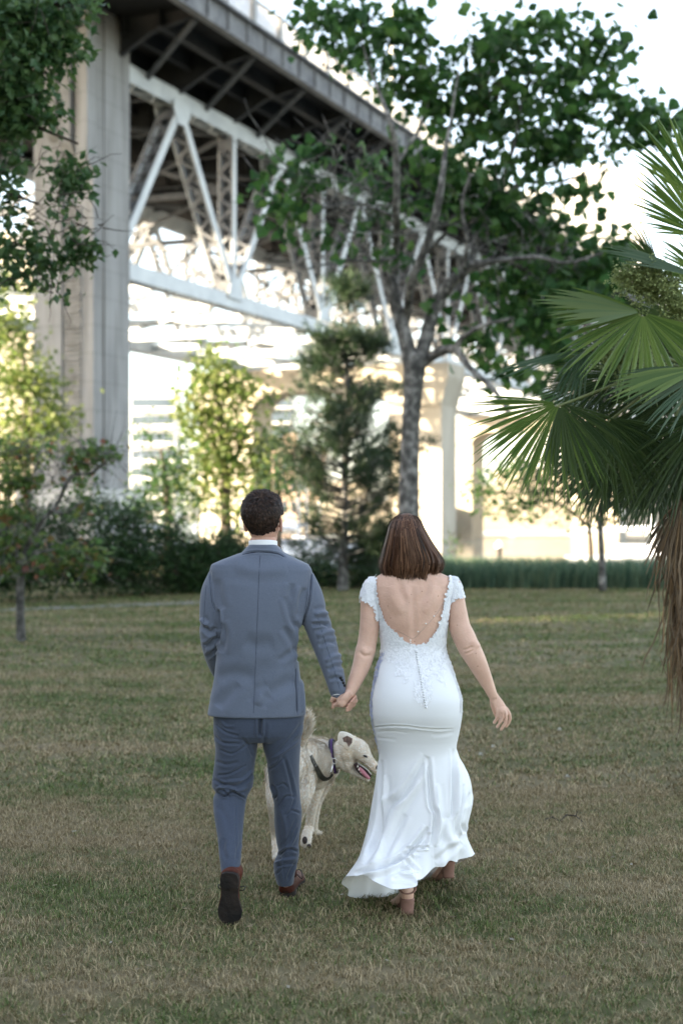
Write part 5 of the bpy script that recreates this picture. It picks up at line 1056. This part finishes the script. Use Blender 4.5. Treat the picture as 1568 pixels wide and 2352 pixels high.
for i in range(len(idx)): b = 5*i; F += [(b, b+1, b+2, b+3), (b+3, b+2, b+4)]
link('fur', mesh_from(V.tolist(), F), M_furw, db)
# collar and leash
M_collar = mat('navy_webbing', (.018, .016, .03), rough=.6); M_purple = mat('purple_webbing', (.09, .035, .16), rough=.6)
def band(pts, w, th, m_, name, parent, closed=False):
    m = MB(); m.tube([p for p, _ in pts] if isinstance(pts[0], tuple) else pts, [(th, w)]*len(pts), 8, not closed); return m.build(name, m_, parent, True)
c = P(766,1737,7.465); a1 = (P(770,1770,7.46)-P(762,1703,7.48)).normalized(); fw = Vector((.93, -.1, 0)); fw = (fw-a1*fw.dot(a1)).normalized(); a2 = a1.cross(fw)
def cring(off, rr, w_, th, m_, name, parent):
    RG = []
    for k in range(40):
        t = 2*math.pi*k/40; o_ = a1*math.cos(t)+a2*math.sin(t); b = c+fw*off+o_*rr*(1.0 if 1 else 1); RG.append([b-fw*w_-o_*th, b+fw*w_-o_*th, b+fw*w_+o_*th, b-fw*w_+o_*th])
    m = MB(); V = [p for r in RG for p in r]; m.add(V, [(4*i+j, 4*i+(j+1) % 4, 4*((i+1) % 40)+(j+1) % 4, 4*((i+1) % 40)+j) for i in range(40) for j in range(4)]); return m.build(name, m_, parent)
co_ = cring(0, .088, .0125, .0025, M_collar, 'collar', dog); cring(.002, .0897, .003, .0022, M_purple, 'stripe', co_)
ls = empty('leash', P(760,1775,7.36), 'black leash with metal clip hanging from the dog collar', 'leash')
q = project(db, [(761,1777),(754,1785),(744,1787),(735,1780),(724,1763),(716,1748),(711,1736)], .008)
RG = []
for i, (p, nr) in enumerate(q):
    t = (q[min(i+1, len(q)-1)][0]-q[max(i-1, 0)][0]).normalized(); s = t.cross(nr).normalized(); RG.append([p-s*.013-nr*.0015, p+s*.013-nr*.0015, p+s*.013+nr*.0015, p-s*.013+nr*.0015])
m = MB(); m.rings(RG); m.build('strap', M_black, ls)
m = MB(); m.tube([P(766,1752,7.375), P(762,1764,7.362), P(760,1772,7.36), P(757,1777,7.36)], [.004, .005, .005, .006], 8); m.build('clip', M_silver, ls, True)
m = MB(); m.tube([P(768,1748,7.372)+Vector((.011*math.cos(t), 0, .014*math.sin(t))) for t in [2*math.pi*j/16 for j in range(17)]], .0022, 6, False); m.build('ring', M_silver, ls, True)
# ---------------- fan palm at the right ----------------
YP = 8.8
palm = empty('fan_palm', P(1640, gy(YP), YP), 'fan palm with big green pleated leaves and shaggy dead skirt at the right edge', 'palm')
def palm_mat(name, c1, c2):
    m = leafmat(name, [c1, tuple(.5*(a+b) for a, b in zip(c1, c2)), c2], trans=.3, rough=.5, spec=.35); return m
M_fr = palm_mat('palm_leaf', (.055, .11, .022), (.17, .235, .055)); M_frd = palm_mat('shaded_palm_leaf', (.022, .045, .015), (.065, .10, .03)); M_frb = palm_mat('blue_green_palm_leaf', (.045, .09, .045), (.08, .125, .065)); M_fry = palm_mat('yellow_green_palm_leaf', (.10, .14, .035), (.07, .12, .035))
M_dead = leafmat('dead_palm_leaf', [(.14, .10, .065), (.23, .17, .11), (.05, .035, .022), (.29, .19, .10), (.09, .06, .035)], trans=.15, rough=.8)
M_pet = mat('palm_stalk', (.12, .15, .05), (.16, .17, .07), scale=10, rough=.5)
CR = P(1610, 850, YP)
def frond(hub, mid, spread, r, m_, roll=None, n=40, droop=.25, hubdir=None, fill=.58, seed=0, skew=0, pet=True, thin=1.0):
    "hub and mid-leaf tip given as (x, y, Y); spread = half angle of the fan; roll = normal of the leaf plane"
    g = random.Random(seed*7+3); H = P(*hub); T = P(*mid); A = (T-H); r = A.length if r is None else r; A.normalize()
    Nn = Vector(roll or (0, -.75, .66)); Nn = (Nn-A*Nn.dot(A)).normalized(); S = A.cross(Nn).normalized()
    m = MB(); K = 7
    for i in range(n):
        a = (-1+2*(i+.5)/n)*R(spread)+R(skew); da = R(spread)/n; L = r*(1-.28*abs(a/R(max(spread, 1)))**2)*g.uniform(.9, 1.05); dirv = A*math.cos(a)+S*math.sin(a); sd_ = -A*math.sin(a)+S*math.cos(a); dr = droop*g.uniform(.7, 1.4); V = []
        tilt = g.gauss(0, .03)
        for k in range(K):
            s = k/(K-1); rr = .03+s*L; w_ = rr*math.tan(da)*.98 if s < fill else (.03+fill*L)*math.tan(da)*(1-((s-fill)/(1-fill))**1.3)*.98
            w_ = max(w_*thin, .0012); c = H+dirv*rr+Nn*(.05*s*L*math.cos(a*1.1)-.0*s)+Vector((0, 0, -dr*L*max(0, s-.35)**2))+sd_*(tilt*L*s*s)
            pl = w_*1.15
            V += [c-sd_*w_-Nn*pl*.5, c+Nn*pl*.6, c+sd_*w_-Nn*pl*.5]
        m.add(V, [(3*k+j, 3*k+j+1, 3*k+4+j, 3*k+3+j) for k in range(K-1) for j in (0, 1)])
    o = m.build('frond', m_, palm)
    if pet:
        m = MB(); mid_ = (CR+H)/2+Vector((0, 0, .05)); m.tube([CR, mid_, H+A*.03], [.014, .010, .008], 8); m.build('stalk', M_pet, palm, True)
    return o
frond((1475,718,8.3), (1420,880,8.05), 100, .60, M_fr, roll=(.1,-.62,.78), seed=1, skew=8, droop=.2, n=44)
frond((1472,716,8.3), (1260,700,8.2), 34, .62, M_fry, roll=(.1,-.55,.83), seed=2, droop=.12, n=14, pet=False)
frond((1282,925,8.1), (1190,1100,7.95), 70, .60, M_fr, roll=(.05,-.95,.35), seed=3, droop=.12, n=44, skew=0)
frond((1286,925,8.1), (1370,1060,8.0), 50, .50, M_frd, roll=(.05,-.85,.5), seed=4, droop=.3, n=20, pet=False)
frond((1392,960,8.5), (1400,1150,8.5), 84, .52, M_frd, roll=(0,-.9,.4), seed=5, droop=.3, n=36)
frond((1620,545,8.6), (1440,400,8.4), 34, .62, M_fr, roll=(-.3,-.8,.5), seed=6, droop=.12, n=18)
frond((1610,470,8.7), (1500,290,8.7), 26, .62, M_fr, roll=(-.3,-.9,.3), seed=16, droop=.12, n=12)
frond((1610,640,8.5), (1380,565,8.4), 17, .66, M_frb, roll=(-.1,-.55,.83), seed=7, droop=.16, n=16)
frond((1350,800,8.4), (1130,865,8.2), 13, .60, M_frb, roll=(.1,-.3,.95), seed=8, droop=.12, n=12)
frond((1352,798,8.4), (1290,900,8.3), 24, .34, M_frb, roll=(0,-.95,.2), seed=9, droop=.7, n=9, pet=False)
frond((1625,850,7.9), (1440,960,7.7), 50, .56, M_frb, roll=(-.1,-.7,.7), seed=10, droop=.2, n=26)
frond((1620,840,7.9), (1400,905,7.8), 22, .58, M_fr, roll=(-.1,-.5,.8), seed=20, droop=.15, n=9)
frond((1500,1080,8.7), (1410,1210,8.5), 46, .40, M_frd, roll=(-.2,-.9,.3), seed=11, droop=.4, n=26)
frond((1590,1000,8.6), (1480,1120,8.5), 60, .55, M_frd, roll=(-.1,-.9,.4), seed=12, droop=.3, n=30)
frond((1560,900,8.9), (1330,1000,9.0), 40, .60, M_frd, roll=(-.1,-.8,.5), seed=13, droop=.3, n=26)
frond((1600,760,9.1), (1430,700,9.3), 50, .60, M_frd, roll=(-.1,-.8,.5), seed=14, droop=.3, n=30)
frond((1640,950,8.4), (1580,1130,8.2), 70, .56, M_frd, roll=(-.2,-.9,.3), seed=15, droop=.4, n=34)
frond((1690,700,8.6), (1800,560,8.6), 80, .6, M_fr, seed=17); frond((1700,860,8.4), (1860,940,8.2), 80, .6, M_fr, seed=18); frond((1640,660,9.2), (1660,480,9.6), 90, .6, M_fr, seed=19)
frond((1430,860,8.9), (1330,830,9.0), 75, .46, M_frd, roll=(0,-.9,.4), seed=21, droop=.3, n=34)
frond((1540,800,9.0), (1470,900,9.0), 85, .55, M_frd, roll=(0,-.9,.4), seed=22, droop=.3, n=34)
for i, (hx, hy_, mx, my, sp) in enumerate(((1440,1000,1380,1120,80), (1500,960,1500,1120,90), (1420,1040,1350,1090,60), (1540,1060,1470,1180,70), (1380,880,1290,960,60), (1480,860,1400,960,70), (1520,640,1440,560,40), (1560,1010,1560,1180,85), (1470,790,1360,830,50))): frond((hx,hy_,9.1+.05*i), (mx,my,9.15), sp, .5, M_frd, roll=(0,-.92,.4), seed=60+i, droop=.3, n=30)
# trunk with fibre, dead skirt, flower clusters
m = MB(); b = P(1640, gy(YP), YP); m.tube([Vector((b.x, YP, -.05)), Vector((b.x, YP, .5)), Vector((b.x, YP, 1.2)), Vector((b.x-.03, YP, 2.0)), Vector((b.x-.06, YP, 2.7))], [.14, .13, .14, .15, .10], 16)
m.build('trunk', mat('palm_fibre', (.06, .04, .028), (.15, .10, .07), scale=14, stretch=(1, 1, .2), bump=1, bscale=30, rough=1), palm, True)
g = random.Random(31); m = MB()
for i in range(1300):
    top = g.uniform(1120, 1420)+g.random()*120; x = 1604+g.gauss(0, 36)*(1 if top < 1330 else .72); Y = YP+g.gauss(0, .13)-.04; L = g.uniform(60, 225); p = P(x, top, Y); pts = []; dx = g.gauss(0, .05)
    x_ = 0
    for k in range(5):
        pts.append(p.copy()); p += Vector((dx*.3+g.gauss(0, .010), g.gauss(0, .010), -L*YP/FPX/4)); 
        if p.z < .12: break
    if len(pts) > 2: ribbons(m, [(pts, Vector((g.gauss(0, .5), -1, g.gauss(0, .3))))], g.uniform(.004, .011))
m.build('dead_skirt', M_dead, palm)
for i, (x, y) in enumerate(((1548,1170), (1556,1195), (1538,1210), (1530,1190))): frond((x+20, y-30, 8.6), (x-25, y+110, 8.5), 26, .36, M_dead, roll=(-.2,-.95,.2), seed=40+i, droop=.5, n=14, pet=False)
M_flo = leafmat('palm_flowers', [(.20, .25, .09), (.34, .38, .16), (.14, .19, .07)], trans=.2)
for (x0, y0, x1, y1, s, n_) in ((1590,720,1425,620,1,420), (1600,720,1500,640,2,420), (1600,760,1545,680,3,400), (1560,860,1400,800,4,350), (1580,870,1440,860,5,350), (1560,720,1470,600,6,260)):
    g2 = np.random.default_rng(s); t = g2.uniform(.45, 1, n_)**.8; a, b = np.array(P(x0, y0, 8.7)), np.array(P(x1, y1, 8.5)); p = a+(b-a)*t[:, None]; p[:, 2] += -.06*(t-.3)**2; q = p+g2.normal(size=(n_, 3))*np.array([.07, .07, .055])*(.4+.6*np.sin(np.pi*np.clip(t, 0, .95)))[:, None]
    pp = np.repeat(q, 7, 0)+g2.normal(size=(n_*7, 3))*.012
    o = leaf_cloud('flower_cluster', pp, .016, M_flo, palm, 'oval', droop=0, seed=s)
    m = MB(); m.tube([Vector(a), Vector((a+b)/2)+Vector((0, 0, .05)), Vector(b)], [.008, .006, .003], 6)
    for i in range(0, n_, 6): m.tube([Vector(p[i]), Vector(q[i])], [.0025, .0015], 3, False)
    m.build('flower_stalk', M_pet, o)
# ---------------- mown, partly dry grass ----------------
def grass_mat():
    m = bpy.data.materials.new('grass_blades'); m.use_nodes = True; t = m.node_tree; b = t.nodes['Principled BSDF']; b.inputs['Roughness'].default_value = .6; b.inputs['Specular IOR Level'].default_value = .25
    g = t.nodes.new('ShaderNodeNewGeometry')
    def nz(sc, det): 
        mp = t.nodes.new('ShaderNodeMapping'); mp.inputs['Scale'].default_value = (.6, 1.6, 0); n = t.nodes.new('ShaderNodeTexNoise'); n.inputs['Scale'].default_value = sc; n.inputs['Detail'].default_value = det; n.inputs['Roughness'].default_value = .65
        t.links.new(g.outputs['Position'], mp.inputs[0]); t.links.new(mp.outputs[0], n.inputs[0]); return n
    n = nz(.55, 4); n2 = nz(4.5, 4)
    rgt = t.nodes.new('ShaderNodeValToRGB'); e = rgt.color_ramp.elements; e[0].color = (.15, .11, .05, 1); e[1].color = (.46, .37, .22, 1); k = e.new(.5); k.color = (.29, .23, .13, 1)
    rgg = t.nodes.new('ShaderNodeValToRGB'); e = rgg.color_ramp.elements; e[0].color = (.045, .08, .018, 1); e[1].color = (.15, .20, .055, 1)
    t.links.new(g.outputs['Random Per Island'], rgt.inputs[0]); t.links.new(g.outputs['Random Per Island'], rgg.inputs[0])
    # chance of a dry blade follows the patches
    ml = t.nodes.new('ShaderNodeMath'); ml.operation = 'MULTIPLY_ADD'; ml.inputs[1].default_value = 2.4; ml.inputs[2].default_value = -.50; t.links.new(n.outputs[0], ml.inputs[0])
    m2 = t.nodes.new('ShaderNodeMath'); m2.operation = 'MULTIPLY_ADD'; m2.inputs[1].default_value = 2.4; m2.inputs[2].default_value = -1.2; t.links.new(n2.outputs[0], m2.inputs[0])
    sp = t.nodes.new('ShaderNodeSeparateXYZ'); t.links.new(g.outputs['Position'], sp.inputs[0]); mr = t.nodes.new('ShaderNodeMapRange'); mr.inputs[1].default_value = 9; mr.inputs[2].default_value = 17; mr.inputs[3].default_value = .06; mr.inputs[4].default_value = -.34; t.links.new(sp.outputs[1], mr.inputs[0])
    a0 = t.nodes.new('ShaderNodeMath'); a0.operation = 'ADD'; t.links.new(m2.outputs[0], a0.inputs[0]); t.links.new(mr.outputs[0], a0.inputs[1])
    ad = t.nodes.new('ShaderNodeMath'); ad.operation = 'ADD'; t.links.new(ml.outputs[0], ad.inputs[0]); t.links.new(a0.outputs[0], ad.inputs[1])
    fr = t.nodes.new('ShaderNodeMath'); fr.operation = 'MULTIPLY'; fr.inputs[1].default_value = 37.77; t.links.new(g.outputs['Random Per Island'], fr.inputs[0]); f2 = t.nodes.new('ShaderNodeMath'); f2.operation = 'FRACT'; t.links.new(fr.outputs[0], f2.inputs[0])
    sb = t.nodes.new('ShaderNodeMath'); sb.operation = 'SUBTRACT'; t.links.new(ad.outputs[0], sb.inputs[0]); t.links.new(f2.outputs[0], sb.inputs[1])
    sc_ = t.nodes.new('ShaderNodeMath'); sc_.operation = 'MULTIPLY_ADD'; sc_.inputs[1].default_value = 3; sc_.inputs[2].default_value = .5; sc_.use_clamp = True; t.links.new(sb.outputs[0], sc_.inputs[0])
    mx = t.nodes.new('ShaderNodeMix'); mx.data_type = 'RGBA'; t.links.new(sc_.outputs[0], mx.inputs[0]); t.links.new(rgg.outputs[0], mx.inputs[6]); t.links.new(rgt.outputs[0], mx.inputs[7])
    t.links.new(mx.outputs[2], b.inputs['Base Color'])
    return m
M_grass = grass_mat()
def grass(name, Y0, Y1, dens, h, wd, seed, marg=1.25):
    g = np.random.default_rng(seed); area = .24*marg*(Y1*Y1-Y0*Y0); n = int(area*dens)
    Y = np.sqrt(g.uniform(Y0*Y0, Y1*Y1, n)); X = g.uniform(-1, 1, n)*Y*.24*marg
    # tufts
    k = n//7; c = g.integers(0, k, n); X = X[c]+g.normal(size=n)*.016*(Y[c]/6); Y = Y[c]+g.normal(size=n)*.016*(Y[c]/6)
    H = h*g.uniform(.4, 1.25, n)*g.choice([1, 1, 1, 1.7], n); a = g.uniform(0, 2*np.pi, n); ln = g.uniform(.3, 1.7, n)*H; dx, dy = np.cos(a), np.sin(a); W = wd*g.uniform(.7, 1.3, n)/2
    b = g.uniform(0, 2*np.pi, n); wx, wy = np.cos(b)*W, np.sin(b)*W
    V = np.empty((n, 5, 3)); z0 = -.004
    V[:, 0] = np.stack([X-wx, Y-wy, np.full(n, z0)], 1); V[:, 1] = np.stack([X+wx, Y+wy, np.full(n, z0)], 1)
    mx_, my_ = X+dx*ln*.35, Y+dy*ln*.35
    V[:, 2] = np.stack([mx_+wx*.8, my_+wy*.8, H*.6], 1); V[:, 3] = np.stack([mx_-wx*.8, my_-wy*.8, H*.6], 1); V[:, 4] = np.stack([X+dx*ln, Y+dy*ln, H*g.uniform(.55, 1, n)], 1)
    me = bpy.data.meshes.new(name); me.vertices.add(5*n); me.vertices.foreach_set('co', V.reshape(-1))
    base = (np.arange(n)*5)[:, None]; lp = (base+np.array([[0, 1, 2, 3, 3, 2, 4]])).reshape(-1)
    me.loops.add(7*n); me.loops.foreach_set('vertex_index', lp.astype(np.int32)); me.polygons.add(2*n)
    ls_ = np.stack([np.arange(n)*7, np.arange(n)*7+4], 1).reshape(-1); me.polygons.foreach_set('loop_start', ls_.astype(np.int32)); me.update(calc_edges=True); me.validate()
    o = link(name, me, M_grass); o['kind'] = 'stuff'; return o
grass('grass', 4.4, 9, 11000, .022, .0030, 1, 1.45)
grass('grass', 9, 16, 2600, .026, .006, 2, 1.4)
grass('grass', 16, 34, 520, .028, .014, 3, 1.35)
g = random.Random(77); m = MB()
for i in range(170):
    Y = 4.8+g.random()**1.3*14; x = g.uniform(-.23, .23)*Y; s = g.uniform(.008, .02); p = Vector((x, Y, .022)); a = g.uniform(0, 6.3); u = Vector((math.cos(a), math.sin(a), g.uniform(-.3, .3)))*s; v = Vector((-math.sin(a), math.cos(a), g.uniform(-.2, .4)))*s*.6
    m.add([p-u, p-v*.9, p+u, p+v], [(0, 1, 2, 3)])
m.build('fallen_leaves', leafmat('litter', [(.10, .05, .025), (.24, .19, .11), (.05, .03, .02), (.3, .28, .22)], trans=.1))['kind'] = 'stuff'
# things lying on the lawn
tw_ = MB(); tw_.tube([P(1248, gy(8.05)-3, 8.05), P(1268, gy(8.1)-5, 8.1), P(1286, gy(8.0)-4, 8.0), P(1300, gy(8.1)-10, 8.1), P(1322, gy(8.05)-12, 8.05), P(1338, gy(8.0)-2, 8.0)], [.004, .006, .006, .005, .004, .002], 6); tw_.tube([P(1322, gy(8.05)-12, 8.05), P(1325, gy(8.05)-24, 8.05)], [.004, .002], 5)
tag(tw_.build('twig', M_bark2), 'thin dark crooked twig lying on the lawn right of the white dress', 'twig')
M_dl = mat('pale_dead_leaf', (.33, .32, .27), rough=.8)
for x, y, s, l in ((1103,1738,.035,'pale dead leaf on the lawn close to the right side of the dress'), (1131,1720,.035,'largest pale dead leaf, on the lawn below the free hand of the woman'), (1302,1788,.03,'small pale dead leaf on the lawn above the twig'), (1284,1680,.035,'faint pale dead leaf far out on the lawn, right of the free hand')):
    Y = CAMH*FPX/(y-1176); p = P(x, y, Y); m = MB(); m.add([p+Vector(v)*s for v in ((-.5,0,.2), (-.2,.3,.9), (.35,.2,.8), (.5,0,.3), (.1,-.3,.5), (-.3,-.2,.4))], [(0,1,2,3,4,5)]); m.build('t', M_dl).name = 'dead_leaf'; tag(bpy.context.scene.collection.objects[-1], l, 'leaf', 'dead leaves on the lawn')
